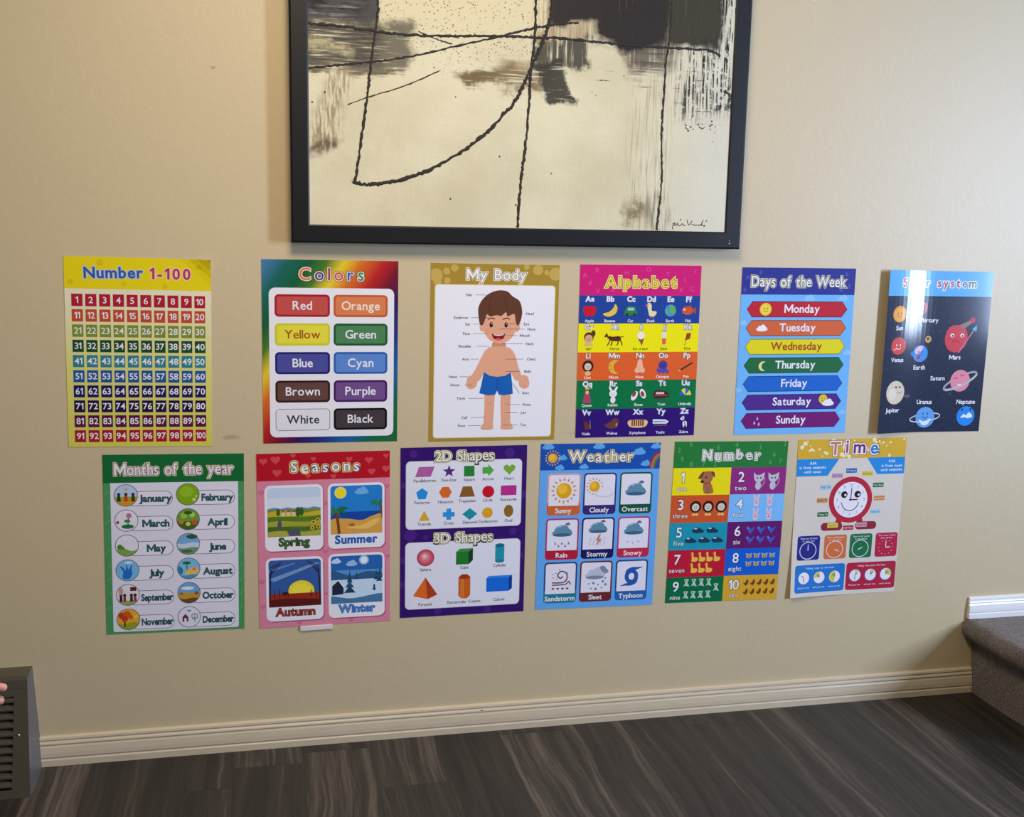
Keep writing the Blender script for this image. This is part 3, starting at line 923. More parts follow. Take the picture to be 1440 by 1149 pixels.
def poster_solar():
    p = Poster('dark Solar system chart with its left edge lifting off the wall', 1.6255, 0.8985, -0.0082, (28, 38, 62),
               [((-1, 0), .004, .0, .78)])
    p.part('header')
    p.rect(0, 0, 100, 21, (92, 172, 236))
    cs = [(190, 46, 70), (224, 120, 60), (70, 140, 80), (60, 120, 200), (60, 130, 120), (1, 1, 1), (190, 44, 66), (200, 60, 60), (176, 60, 60), (150, 50, 70), (50, 110, 180), (30, 110, 70)]
    p.text('Solar system', 49.4, 13.4, 7.0, WHITE, .012, 70, under=((.085, (240, 234, 228)),), cols=cs, space=.26)
    p.part(None)
    rnd = random.Random(5)
    for i in range(70):
        p.circ(rnd.uniform(1, 99), rnd.uniform(22, 136), rnd.choice((.18, .22, .32)), rnd.choice(((120, 132, 160), (170, 176, 196), (84, 98, 134))), 6)
    for r in (38, 54, 70, 88, 106, 124):
        for i in range(40):
            a = radians(5 + 92 * i / 40)
            x, y = -6 + r * cos(a), 30 + r * .98 * sin(a)
            if 0 < x < 99 and 22 < y < 136:
                p.circ(x, y, .24, (104, 116, 146), 6)
    p.part('planet_drawing')
    p.circ(13.4, 36.2, 6.9, (224, 150, 50)); p.circ(13.0, 36.6, 5.6, (232, 166, 66)); p.smile(13.4, 36.4, 4.4, (160, 80, 20))
    p.part('planet_drawing')
    p.ell(34, 31.2, 5.9, 5.9, (196, 90, 96)); p.ell(34.6, 31.6, 3.2, 3.9, (130, 40, 54)); p.blob([(34.6, 28.4), (36.6, 31), (35.6, 34.4), (34.2, 32.6)], (234, 226, 228)); p.circ(32.2, 33, 1, (40, 20, 30), 10)
    p.part('planet_drawing')
    p.blob([(60, 52), (64, 46.4), (71, 45.2), (78, 48.4), (80.6, 56), (78, 64), (71, 68.4), (63.6, 66.4), (59.6, 60)], (204, 62, 70))
    p.poly([(71, 45.6), (82, 41), (83.4, 43.2), (77, 48.4)], (140, 118, 110)); p.circ(84.2, 41, 2.4, (190, 40, 60), 14)
    p.line([(73, 69), (86.6, 48.6)], .9, (214, 120, 150)); p.poly([(84.4, 48.6), (88.8, 45), (88.6, 50.6)], (80, 170, 214))
    for k in (66, 75.4):
        p.ell(k, 54, 1.9, 1.6, WHITE, 14); p.circ(k + .2, 54.3, .9, DARK, 10)
    p.ring(69.4, 60.6, 3.4, 2, .6, (120, 20, 30), radians(200), radians(340))
    p.part('planet_drawing')
    p.circ(14.6, 62.9, 7.4, (206, 70, 62)); p.smile(14.6, 63, 5.4, (246, 226, 220)); p.ell(11, 66, 1.4, .9, (236, 140, 130), 10)
    p.part('planet_drawing')
    p.circ(36.9, 69.5, 7.2, (58, 146, 222)); p.ell(29.4, 69.6, 2, 1.8, (40, 120, 200), 14); p.blob([(34, 64), (39, 63.4), (38, 67), (34, 70), (31.6, 68)], (228, 190, 196)); p.smile(37, 69, 5, (60, 20, 40)); p.ell(35.4, 73, 2.2, 1.5, (196, 40, 70), 12)
    p.part('planet_drawing')
    p.circ(43.5, 57.4, 2.9, (206, 170, 96)); p.circ(43.2, 57, 1.5, (110, 80, 50), 12)
    p.part('planet_drawing')
    p.ring(77.6, 93, 16.6, 4.0, 1.8, (160, 160, 168), radians(0), radians(360), rot=-.42)
    p.circ(77.3, 92.8, 9.4, (222, 136, 152)); p.ring(77.6, 93, 16.6, 4.0, 2.0, (180, 180, 186), radians(10), radians(170), rot=-.42)
    p.ring(73, 91.4, 1.6, 1.1, .5, (90, 40, 50), pi, 2 * pi); p.ring(79, 89, 1.6, 1.1, .5, (90, 40, 50), pi, 2 * pi); p.ell(77, 96.4, 2.2, 1, (240, 200, 206), 12)
    p.part('planet_drawing')
    p.ell(15.2, 102.4, 9.2, 10.0, (214, 200, 176)); p.ell(12.4, 104, 4, 5, (226, 214, 196), 20); p.ell(27.4, 105.6, 3.2, 1.5, (96, 80, 90), 14)
    for k in (15.6, 19.4):
        p.ell(k, 97.8, 1.1, .8, (60, 50, 46), 10)
    p.ring(19.6, 101.4, 2.2, 1.4, .5, (150, 90, 70), 0, pi)
    p.part('planet_drawing')
    p.ring(46.6, 124.4, 14.4, 3.4, .9, (196, 206, 222), rot=-.12)
    p.circ(46.8, 124.2, 9.0, (96, 160, 222)); p.ring(46.6, 124.4, 14.4, 3.4, .9, (206, 214, 228), radians(20), radians(160), rot=-.12); p.blob([(41, 126), (46.4, 128), (52, 125), (50, 130), (45, 131)], (222, 232, 244)); p.smile(46.8, 122, 6, (30, 70, 130))
    p.part('planet_drawing')
    p.circ(85.8, 123.5, 8.6, (36, 134, 222)); p.blob([(81, 125), (84, 121.6), (86, 123), (89, 120.4), (92.4, 124), (88, 125.4), (85, 124.6)], (226, 232, 240)); p.circ(82, 118, 1, DARK, 8); p.circ(90, 117.6, 1, DARK, 8)
    for w, x, y in (('Sun', 14.2, 49.6), ('Mercury', 42.4, 43), ('Mars', 70.3, 74.4), ('Venus', 14.4, 76.4), ('Earth', 37.1, 83), ('Saturn', 55.6, 92.4), ('Jupiter', 13.8, 119.2), ('Uranus', 44.9, 112.6), ('Neptune', 84.8, 112.8)):
        p.part('planet_name')
        p.text(w, x, y, 3.6, (234, 234, 240), .018, gap=.07)
    return p.build()

def poster_months():
    p = Poster('green Months of the year chart with twelve round pictures', -0.1879, 0.4891, -0.0152, (74, 148, 90))
    p.part('header')
    p.rect(0, 0, 100, 21.2, (22, 104, 52))
    p.text('Months of the year', 50, 15.2, 8.2, (238, 234, 238), .012, 84, under=((.105, (216, 200, 110)), (.08, (222, 200, 206)), (.046, (96, 76, 76))))
    p.part('white_panel')
    p.rrect(4.9, 21.2, 95.7, 135.4, 1.6, (222, 220, 232), (0, 0, 1, 1))
    p.part(None)
    for i in range(9):
        p.line([(1 + (i % 2) * 2, 30 + 11 * i), (4, 27 + 11 * i)], .5, (110, 172, 120))
        p.line([(96.6, 33 + 11 * i), (99, 29 + 11 * i)], .5, (110, 172, 120))
    SKY, GRN, DG = (176, 206, 230), (110, 160, 50), (54, 104, 44)
    def pic(m, x, y, r):
        g = lambda dx, dy, rr, c, n=14: p.circ(x + dx, y + dy, rr, c, n)
        if m == 'January':
            p.circ(x, y, r, (180, 204, 232)); p.seg(x, y, r, y + 1, (150, 176, 40)); p.seg(x, y, r, y + 4, (206, 150, 50), .6); p.poly([(x - 2, y - 4), (x + 2, y - 6), (x + .6, y - 3.4)], (226, 170, 60))
            for k, c in ((-5, (60, 50, 40)), (0, (206, 60, 40)), (5, (90, 40, 40))):
                g(k, -.8, 1.2, (70, 44, 36)); p.poly([(x + k - 1, y + .2), (x + k + 1, y + .2), (x + k + 1.4, y + 4.6), (x + k - 1.4, y + 4.6)], c)
        elif m == 'February':
            p.circ(x, y, r, (128, 172, 24)); p.ell(x - 1, y - 2, 5, 4, (146, 188, 40)); g(4.4, 4, 1.3, (200, 214, 120)); g(6, 1.4, .8, (200, 214, 120))
        elif m == 'March':
            p.circ(x, y, r, (226, 224, 232)); p.ell(x + .8, y + 4.6, 4.4, 1.7, (36, 116, 70)); p.line([(x + 1, y + 4), (x + 1.6, y - 3)], .7, DG); p.ell(x + .6, y + .4, 2.2, 1.3, (60, 130, 70), 12); g(1.8, -3.6, 1.9, (196, 110, 150)); g(-6.2, 1.4, 1.2, (150, 60, 130))
        elif m == 'April':
            p.circ(x, y, r, (110, 154, 60)); p.seg(x, y, r, y + 1.6, (66, 104, 34)); g(-3, -3, 2.4, (150, 196, 60)); g(3, -3.4, 2, (180, 206, 90)); g(-5, 2, 1.8, (206, 120, 50)); g(4.6, 2.4, 2, (196, 90, 40)); g(0, 3.6, 1.7, (226, 196, 90)); p.ell(x, y - 5, 3, 1.4, (40, 96, 40))
        elif m == 'May':
            p.circ(x, y, r, (224, 224, 232)); p.seg(x, y, r, y + 3, (126, 166, 80), -1.3); g(-5, 1, 1.9, (76, 126, 50)); g(-3, 2, 1.4, (90, 140, 60))
            for k in range(5):
                g(-3 + 1.7 * k, -3 + (k % 2) * 1.6, .3, (150, 150, 166), 6)
        elif m == 'June':
            p.circ(x, y, r, (120, 170, 214)); p.seg(x, y, r, y - .6, (196, 212, 226), .6); p.seg(x, y, r, y + 3, (110, 150, 110), .5); p.ell(x + 2.6, y - 5.6, 4, 1.8, (40, 90, 60)); p.ell(x - 1, y + 5.6, 4, 1.2, (66, 110, 60))
        elif m == 'July':
            p.circ(x, y, r, (120, 184, 226)); p.blob([(x - 3.4, y + 6), (x - 3, y + 1), (x - 5.4, y - 3), (x - 3, y - 2.4), (x - 1.4, y), (x - .6, y - 5), (x + .8, y - .6), (x + 3, y - 4.6), (x + 3, y), (x + 3.4, y + 3), (x + 1, y + 6.6)], (36, 110, 196)); p.ell(x + 1, y - 6, 3, 1, (200, 226, 240))
        elif m == 'August':
            p.circ(x, y, r, (120, 190, 220)); p.blob([(x - 3, y + 4), (x + 1, y), (x + 6, y - .6), (x + 7, y + 3), (x + 2, y + 5.6)], (230, 186, 100)); p.seg(x, y, r, y + 5, (70, 150, 190), .5); p.line([(x - 1, y + 1), (x - 1.4, y - 4)], .7, (120, 80, 40)); p.ell(x - 1.4, y - 4.4, 3, 1.2, (36, 110, 60)); p.blob([(x - 7, y - 2), (x - 4, y + 1), (x - 5.4, y + 4.6), (x - 7.4, y + 2)], (40, 120, 170)); g(4, .6, 1.2, (226, 120, 60))
        elif m == 'September':
            p.circ(x, y, r, (226, 222, 226)); p.rect(x + 1.6, y - 6, x + 6, y - 3, (90, 40, 40)); p.seg(x, y, r, y + 4.4, (150, 166, 90))
            for k, c in ((-5, (40, 36, 50)), (-2.4, (150, 50, 50)), (2.4, (60, 40, 50)), (5, (150, 60, 80))):
                g(k, .2, 1.2, (66, 42, 36)); p.poly([(x + k - .9, y + 1.2), (x + k + .9, y + 1.2), (x + k + 1.1, y + 5.2), (x + k - 1.1, y + 5.2)], c)
            p.ell(x - 5, y - 3, 1.7, 3, (196, 150, 140), 12)
        elif m == 'October':
            p.circ(x, y, r, (110, 166, 216)); p.ell(x - 1, y - 3.6, 4.6, 1.4, (220, 232, 240)); p.seg(x, y, r, y + 0, (196, 150, 50)); p.seg(x, y, r, y + 4.4, (110, 76, 34), .5); g(-5.4, .6, 1.2, (140, 110, 40)); g(5.4, .4, 1.4, (110, 100, 40))
        elif m == 'November':
            p.circ(x, y, r, (226, 166, 50)); p.seg(x, y, r, y + 3, (150, 160, 40), .8); p.line([(x - 2.6, y + 6), (x - 2.6, y - 1)], 1.1, (90, 44, 30))
            for dx, dy, rr in ((-4.6, -3, 2.5), (-1, -4, 2.7), (-2.6, -.6, 2.3), (1.6, -1.8, 1.7)):
                g(dx, dy, rr, ((190, 60, 30), (206, 90, 30))[int(abs(dx)) % 2])
            g(5, -2, 1.6, (236, 190, 70))
        else:
            p.circ(x, y, r, (222, 222, 236)); p.poly([(x - 5, y + 3.6), (x - 5, y), (x - 2.8, y - 2.6), (x - .6, y), (x - .6, y + 3.6)], (120, 46, 70)); p.rect(x - 3.6, y + 1, x - 2, y + 3.6, WHITE); p.poly([(x - 2, y - 5.4), (x + 2, y - 5.4), (x, y - 4)], (60, 120, 170))
            p.line([(x + 4, y + 4), (x + 4, y - 2)], .5, (80, 70, 110)); p.ring(x + 4, y - .6, 2.2, 2, .5, (100, 90, 130)); p.line([(x + 2, y + 1.6), (x + 6, y + 1)], .5, (80, 70, 110))
    names = ['January', 'February', 'March', 'April', 'May', 'June', 'July', 'August', 'September', 'October', 'November', 'December']
    OUT = (92, 84, 96)
    for i, m in enumerate(names):
        p.part('month_badge')
        x = 15.7 if i % 2 == 0 else 59.4
        y = 30.6 + 19.05 * (i // 2)
        xe = 48.6 if i % 2 == 0 else 93.2
        p.rrect(x, y - 3.0, xe, y + 8.2, 5.4, OUT); p.rrect(x + .4, y - 2.6, xe - .4, y + 7.8, 5, (228, 226, 236))
        p.circ(x, y, 8.4, OUT, 30); pic(m, x, y, 7.95)
        tx = (x + 8.2 + xe) / 2 + .2
        p.text(m, tx, y + 5.0, 5.0, (34, 96, 104), .0, 22.4 if len(m) > 6 else None, gap=.075, under=((.045, (40, 62, 66)),))
    return p.build()

def poster_seasons():
    PK = (216, 134, 156)
    p = Poster('pink and red Seasons chart with four picture cards', 0.1342, 0.485, 0.0021, PK)
    p.part('header')
    p.rect(0, 0, 100, 21.1, (182, 20, 38))
    for x, y, r in ((5, 6, 3), (14, 5, 3.6), (15, 15, 3.4), (27, 2, 2), (38, 18, 2), (57, 19, 2.2), (69, 6, 2.4), (84, 7, 3), (86, 16, 3), (97, 14, 3), (97, 4, 2), (42, 5, 2)):
        p.heart(x, y, r, (206, 74, 78))
    p.text('Seasons', 50.8, 14.8, 8.0, (240, 238, 236), .012, 51, under=((.11, (222, 192, 116)), (.052, (62, 76, 110))), jit=(0, .6, 0, .5, -.2, 0, .4))
    p.part(None)
    for x, y, r in ((3, 30, 2.4), (50.5, 40, 2), (97.6, 28, 2.2), (2.4, 100, 2.6), (50.4, 78, 2.2), (98, 84, 2), (30, 134.2, 2), (70, 134.4, 2), (3, 120, 2), (50.6, 112, 1.8)):
        p.heart(x, y, r, (202, 112, 140))
    def frame(x0, y0, x1, y1):
        p.rrect(x0 + .7, y0 + .9, x1 + .7, y1 + .9, 4.6, (166, 84, 108))
        p.rrect(x0, y0, x1, y1, 4.6, (236, 234, 240))
        return x0 + 2, y0 + 1.9, x1 - 1.8, y1 - 11.4
    def pict(x0, y0, x1, y1, c):
        p.clip = (x0, y0, x1, y1)
        p.rrect(x0, y0, x1, y1, 2.6, c, (1, 1, 0, 0))
    # spring
    p.part('season_card')
    x0, y0, x1, y1 = frame(5.4, 24.7, 48.9, 76.2)
    pict(x0, y0, x1, y1, (196, 214, 234))
    w = x1 - x0
    X = lambda f: x0 + w * f
    Y = lambda f: y0 + (y1 - y0) * f
    p.rect(x0, y0 + 8, x1, Y(.44), (216, 226, 238))
    p.poly([(X(0), Y(.42))] + [(X(i / 8), Y(.4 + (.0 if i % 2 else .03))) for i in range(9)] + [(X(1), Y(.5)), (X(0), Y(.5))], (110, 136, 180))
    p.rect(X(0), Y(.45), X(1), Y(1), (120, 140, 40))
    for y_, c, a in ((.5, (196, 176, 50), 0), (.6, (84, 124, 36), .5), (.7, (160, 166, 56), .2), (.8, (70, 106, 40), .7), (.9, (170, 170, 66), .3)):
        p.blob([(X(0), Y(y_)), (X(.3), Y(y_ - .03 + a * .04)), (X(.7), Y(y_ + .02)), (X(1), Y(y_ - .02)), (X(1), Y(y_ + .08)), (X(.5), Y(y_ + .09)), (X(0), Y(y_ + .09))], c)
    for q in (.26, .36, .46):
        p.rect(X(q), Y(.5), X(q + .07), Y(.58), (226, 200, 150)); p.poly([(X(q - .01), Y(.5)), (X(q + .035), Y(.46)), (X(q + .08), Y(.5))], (150, 90, 60))
    for q, r in ((.2, 2.0), (.57, 2.6), (.64, 2.2)):
        p.ell(X(q), Y(.5), r * .7, r * 1.5, (50, 96, 40), 14)
    p.poly([(X(.2), Y(.66)), (X(.25), Y(.66)), (X(.27), Y(.84)), (X(.17), Y(.84))], (90, 84, 90))
    p.poly([(X(.36), Y(.88)), (X(.6), Y(.86)), (X(.62), Y(.99)), (X(.4), Y(.99))], (84, 80, 106))
    for q, r in ((.86, .72), (.94, .68), (.95, .82), (.84, .84)):
        p.circ(X(q), Y(r), 1.7, (214, 180, 50), 12); p.circ(X(q), Y(r), .8, (90, 50, 30), 10)
    p.clip = (0, 0, 100, 137)
    p.text('Spring', 27, y1 + 7.4, 6.2, (70, 120, 50), .0, under=((.06, (34, 54, 34)),))
    # summer
    p.part('season_card')
    x0, y0, x1, y1 = frame(52.6, 24.7, 95.9, 76.2)
    pict(x0, y0, x1, y1, (36, 128, 206))
    p.circ(X(.18) if False else x0 + 7.6, y0 + 5.4, 4.6, (240, 226, 110)); p.circ(x0 + 7.6, y0 + 5.4, 3.4, (246, 224, 40))
    w = x1 - x0
    X = lambda f: x0 + w * f
    p.cloud(X(.6), Y(.14), 11, (110, 176, 226))
    p.rect(X(0), Y(.54), X(1), Y(.72), (20, 70, 160))
    p.blob([(X(0), Y(.7)), (X(.3), Y(.68)), (X(.6), Y(.72)), (X(.8), Y(.64)), (X(1), Y(.62)), (X(1), Y(.995)), (X(.5), Y(.99)), (X(.0), Y(.995))], (214, 160, 74))
    p.blob([(X(.3), Y(.86)), (X(.6), Y(.82)), (X(.85), Y(.7)), (X(.95), Y(.74)), (X(.7), Y(.9))], (232, 190, 96))
    for bx, by, q in ((.1, .5, 1), (.95, .36, .8)):
        p.line([(X(bx + .06), Y(.99 if q == 1 else .7)), (X(bx + .04), Y(.75 if q == 1 else .55)), (X(bx), Y(by))], 2.2 * q, (120, 66, 40), 4)
        for a in (-.2, .5, 1.2, 2.0, 2.7, 3.3):
            L_ = 9.5 * q
            ex, ey = X(bx) + L_ * cos(a), Y(by) + L_ * .6 * sin(a)
            if ex > x1 - .3:
                ex = x1 - .3
            if ex < x0 + .3:
                ex = x0 + .3
            p.blob([(X(bx), Y(by)), ((X(bx) + ex) / 2, (Y(by) + ey) / 2 - 2.4 * q), (ex, ey), ((X(bx) + ex) / 2, (Y(by) + ey) / 2 + .6)], (30, 110, 70) if a < 1 else (40, 130, 80), 4)
    p.blob([(X(.35), Y(.8)), (X(.44), Y(.78)), (X(.46), Y(.83)), (X(.38), Y(.84))], (170, 96, 60))
    p.clip = (0, 0, 100, 137)
    p.text('Summer', 74, y1 + 7.4, 6.2, (38, 96, 176), .046, gap=.14)
    # autumn
    p.part('season_card')
    x0, y0, x1, y1 = frame(5.4, 81.4, 48.6, 132)
    w = x1 - x0
    X = lambda f: x0 + w * f
    Y = lambda f: y0 + (y1 - y0) * f
    pict(x0, y0, x1, y1, (52, 92, 160))
    p.poly([(X(0), Y(.4)), (X(.9), Y(.08)), (X(.98), Y(.1)), (X(.1), Y(.46))], (120, 152, 200))
    p.poly([(X(.0), Y(.2)), (X(.5), Y(.06)), (X(.5), Y(.09)), (X(.0), Y(.26))], (96, 130, 186))
    p.ell(X(.62), Y(.68), w * .25, (y1 - y0) * .23, (236, 216, 46)); p.ell(X(.62), Y(.7), w * .2, (y1 - y0) * .18, (244, 226, 70))
    p.rect(X(0), Y(.72), X(1), Y(1), (150, 44, 32)); p.blob([(X(0), Y(.86)), (X(.4), Y(.83)), (X(1), Y(.88)), (X(1), Y(1)), (X(0), Y(1))], (92, 26, 26))
    for q, hgt in ((.1, .1), (.2, .14), (.3, .06), (.36, .05), (.8, .08), (.9, .04)):
        p.rect(X(q), Y(.74 - hgt), X(q + .015), Y(.8), (50, 24, 30))
    p.blob([(X(.26), Y(.7)), (X(.34), Y(.68)), (X(.36), Y(.74)), (X(.27), Y(.75))], (60, 26, 28))
    for bx, sg in ((.02, 1), (.98, -1)):
        p.line([(X(bx), Y(.9)), (X(bx + sg * .01), Y(.4)), (X(bx + sg * .03), Y(.2))], .9, (40, 26, 40))
        for k in range(4):
            p.line([(X(bx + sg * .02), Y(.3 - .05 * k)), (X(bx + sg * (.1 + .05 * k)), Y(.2 - .06 * k + .02))], .5, (40, 26, 40))
    p.clip = (0, 0, 100, 137)
    p.text('Autumn', 27.2, y1 + 7.4, 6.2, (176, 70, 60), .0, under=((.06, (86, 28, 30)),))
    # winter
    p.part('season_card')
    x0, y0, x1, y1 = frame(52.5, 80.4, 95.9, 132)
    w = x1 - x0
    X = lambda f: x0 + w * f
    pict(x0, y0, x1, y1, (40, 100, 176))
    Y = lambda f: y0 + (y1 - y0) * f
    p.rect(X(0), Y(.3), X(1), Y(.5), (84, 146, 206))
    p.circ(X(.64), Y(.1), 3.8, (150, 196, 232)); p.circ(X(.64), Y(.1), 2.6, (238, 244, 250))
    p.cloud(X(.4), Y(.18), 9, (150, 190, 224)); p.cloud(X(.1), Y(.12), 8, (190, 214, 236))
    p.blob([(X(0), Y(.3)), (X(.2), Y(.36)), (X(.4), Y(.42)), (X(.7), Y(.34)), (X(1), Y(.4)), (X(1), Y(.56)), (X(0), Y(.56))], (46, 92, 140))
    p.rect(X(0), Y(.5), X(1), Y(1), (196, 220, 238)); p.blob([(X(0), Y(.84)), (X(.4), Y(.9)), (X(1), Y(.82)), (X(1), Y(1)), (X(0), Y(1))], (70, 120, 160))
    p.poly([(X(.02), Y(.82)), (X(.02), Y(.62)), (X(.14), Y(.5)), (X(.24), Y(.64)), (X(.24), Y(.8))], (30, 44, 66)); p.line([(X(.0), Y(.62)), (X(.14), Y(.5)), (X(.25), Y(.66))], 1.0, (226, 236, 244))
    for q, b_, hh in ((.36, .78, .44), (.5, .5, .16), (.95, .56, .3), (.88, .52, .2)):
        for k in range(4):
            f = .25 + .25 * k
            ww = hh * .26 * f
            yb_ = b_ - hh * (1 - f)
            p.poly([(X(max(q - ww, 0)), Y(yb_)), (X(q), Y(yb_ - hh * .34)), (X(min(q + ww, 1)), Y(yb_))], (28, 66, 96) if k % 2 else (44, 86, 120))
    p.ell(X(.84), Y(.66), .8, 1.6, (40, 60, 90), 12); p.ell(X(.84), Y(.72), 1.2, 1.4, (60, 80, 110), 12)
    p.clip = (0, 0, 100, 137)
    p.text('Winter', 74.2, y1 + 7.4, 6.2, (90, 150, 220), .0, under=((.06, (34, 84, 160)),))
    return p.build()

def poster_shapes():
    p = Poster('dark purple chart of 2D shapes above 3D shapes', 0.4503, 0.4903, -0.0006, (52, 18, 106))
    p.part(None)
    for x, y, r in ((10, 5, 3), (86, 6, 4), (60, 4, 2), (8, 70, 5), (90, 70, 3), (20, 72, 2), (96, 90, 3), (2, 110, 3), (30, 133, 3), (70, 134, 3), (98, 40, 3), (2, 30, 2.6), (3, 90, 3)):
        p.circ(x, y, r, (70, 34, 126))
    tt = dict(under=((.125, (66, 62, 50)), (.1, (226, 222, 176)), (.05, (84, 80, 76))))
    GR = (110, 104, 116)
    def cap_(w, x, y, c=GR):
        p.text(w, x, y, 2.3, c, .02, gap=.06)
    p.part('white_panel')
    p.rrect(4.1, 10.8, 96.2, 65.4, 3.6, (206, 200, 190)); p.rrect(4.5, 11.2, 95.8, 65, 3.4, (226, 228, 238))
    x, y = 18.9, 19.4
    p.poly([(x - 4.6, y - 4), (x + 7.6, y - 4), (x + 4.6, y + 4), (x - 7.6, y + 4)], (178, 94, 160))
    p.star(37.9, 19.6, 5.2, (84, 44, 130))
    p.rect(49.7, 15.6, 58, 24, (38, 130, 54))
    p.poly([(64.4, 17), (69, 17), (69, 14.6), (73.6, 19.6), (69, 24.6), (69, 22.2), (64.4, 22.2)], (84, 172, 64))
    p.heart(86, 19, 4.8, (120, 172, 54))
    p.ngon(16.8, 37.2, 4.9, 5, (34, 146, 220)); p.ngon(35.2, 36.2, 5, 6, (220, 106, 40), 0)
    p.poly([(49, 32), (56, 32), (58.6, 40.4), (46.2, 40.4)], (138, 92, 36)); p.circ(69.3, 36.8, 4.8, (198, 22, 44)); p.rect(79.4, 32.2, 92, 40.2, (184, 48, 134))
    p.poly([(18.7, 50.4), (23, 58.6), (14.4, 58.6)], (222, 168, 48))
    p.rect(33.4, 52.2, 42.6, 56, (44, 148, 220)); p.rect(36.2, 49.4, 39.9, 58.4, (44, 148, 220))
    p.poly([(54.8, 49.6), (60.8, 54.4), (54.8, 59.2), (48.8, 54.4)], (24, 148, 162)); p.ngon(68.9, 53.9, 4.4, 12, (222, 164, 40)); p.ell(86, 53, 3.8, 5.0, (140, 106, 36))
    for w, X_, Y_ in (('Parallelogram', 19, 27.6), ('Five-Star', 38, 27.6), ('Square', 54, 27.6), ('Arrow', 69, 27.6), ('Heart', 86, 27.6), ('Pentagon', 17, 45), ('Hexagon', 35.4, 45), ('Trapezium', 52.6, 44.8), ('Circle', 69, 44.8),
                      ('Rectangle', 85.8, 44.8), ('Triangle', 18.7, 62.4), ('Cross', 38, 62.2), ('Diamond', 55, 62.2), ('Dodecagon', 69.6, 62), ('Oval', 86, 62)):
        cap_(w, X_, Y_)
    p.part('white_panel')
    p.rrect(3.9, 75.8, 96.2, 130.6, 3.6, (206, 200, 190)); p.rrect(4.3, 76.2, 95.8, 130.2, 3.4, (226, 228, 238))
    x, y = 20, 88.6
    p.circ(x, y, 6.9, (186, 62, 84), 32)
    for k, (r, c) in enumerate(((5.8, (204, 86, 104)), (4.4, (216, 116, 128)), (2.8, (228, 154, 160)), (1.3, (240, 206, 206)))):
        p.circ(x - .5 * k * .5, y - .7 * k * .6, r, c, 28)
    p.rect(44.2, 85, 54.4, 95.4, (34, 122, 46)); p.poly([(44.2, 85), (47.4, 82.4), (57.8, 82.4), (54.4, 85)], (60, 150, 66)); p.poly([(54.4, 85), (57.8, 82.4), (57.8, 92.2), (54.4, 95.4)], (16, 66, 30))
    p.rect(75.8, 81, 83.2, 94, (30, 150, 170)); p.ell(79.5, 94, 3.7, 1.4, (24, 130, 150)); p.ell(79.5, 81, 3.7, 1.6, (20, 110, 130))
    p.poly([(20, 104.6), (10.2, 119.6), (21.8, 122.6)], (226, 104, 40)); p.poly([(20, 104.6), (21.8, 122.6), (29.6, 119.2)], (176, 62, 24))
    p.poly([(46.4, 106), (49, 103.6), (53.4, 103.6), (56, 106), (56, 121), (53.4, 123.6), (49, 123.6), (46.4, 121)], (206, 96, 30)); p.rect(48, 104.2, 51, 123.2, (216, 120, 50)); p.poly([(46.4, 106), (49, 103.6), (53.4, 103.6), (56, 106), (53.4, 107.4), (49, 107.4)], (156, 62, 20))
    p.rect(69, 107.8, 87.4, 119.2, (22, 108, 216)); p.poly([(69, 107.8), (71, 106), (90, 106), (87.4, 107.8)], (50, 134, 232)); p.poly([(87.4, 107.8), (90, 106), (90, 117), (87.4, 119.2)], (12, 60, 150))
    for w, X_, Y_ in (('Sphere', 20, 99.4), ('Cube', 51, 99), ('Cylinder', 79.6, 98.6), ('Pyramid', 19.8, 128), ('Rectangular Column', 51, 127.4), ('Cuboid', 79.4, 127)):
        cap_(w, X_, Y_)
    p.part('title_lettering')
    p.text('2D Shapes', 50, 11.2, 7.6, (240, 238, 220), .012, 46, **tt)
    p.part('title_lettering')
    p.text('3D Shapes', 50, 77.0, 7.6, (240, 238, 220), .012, 46, **tt)
    return p.build()

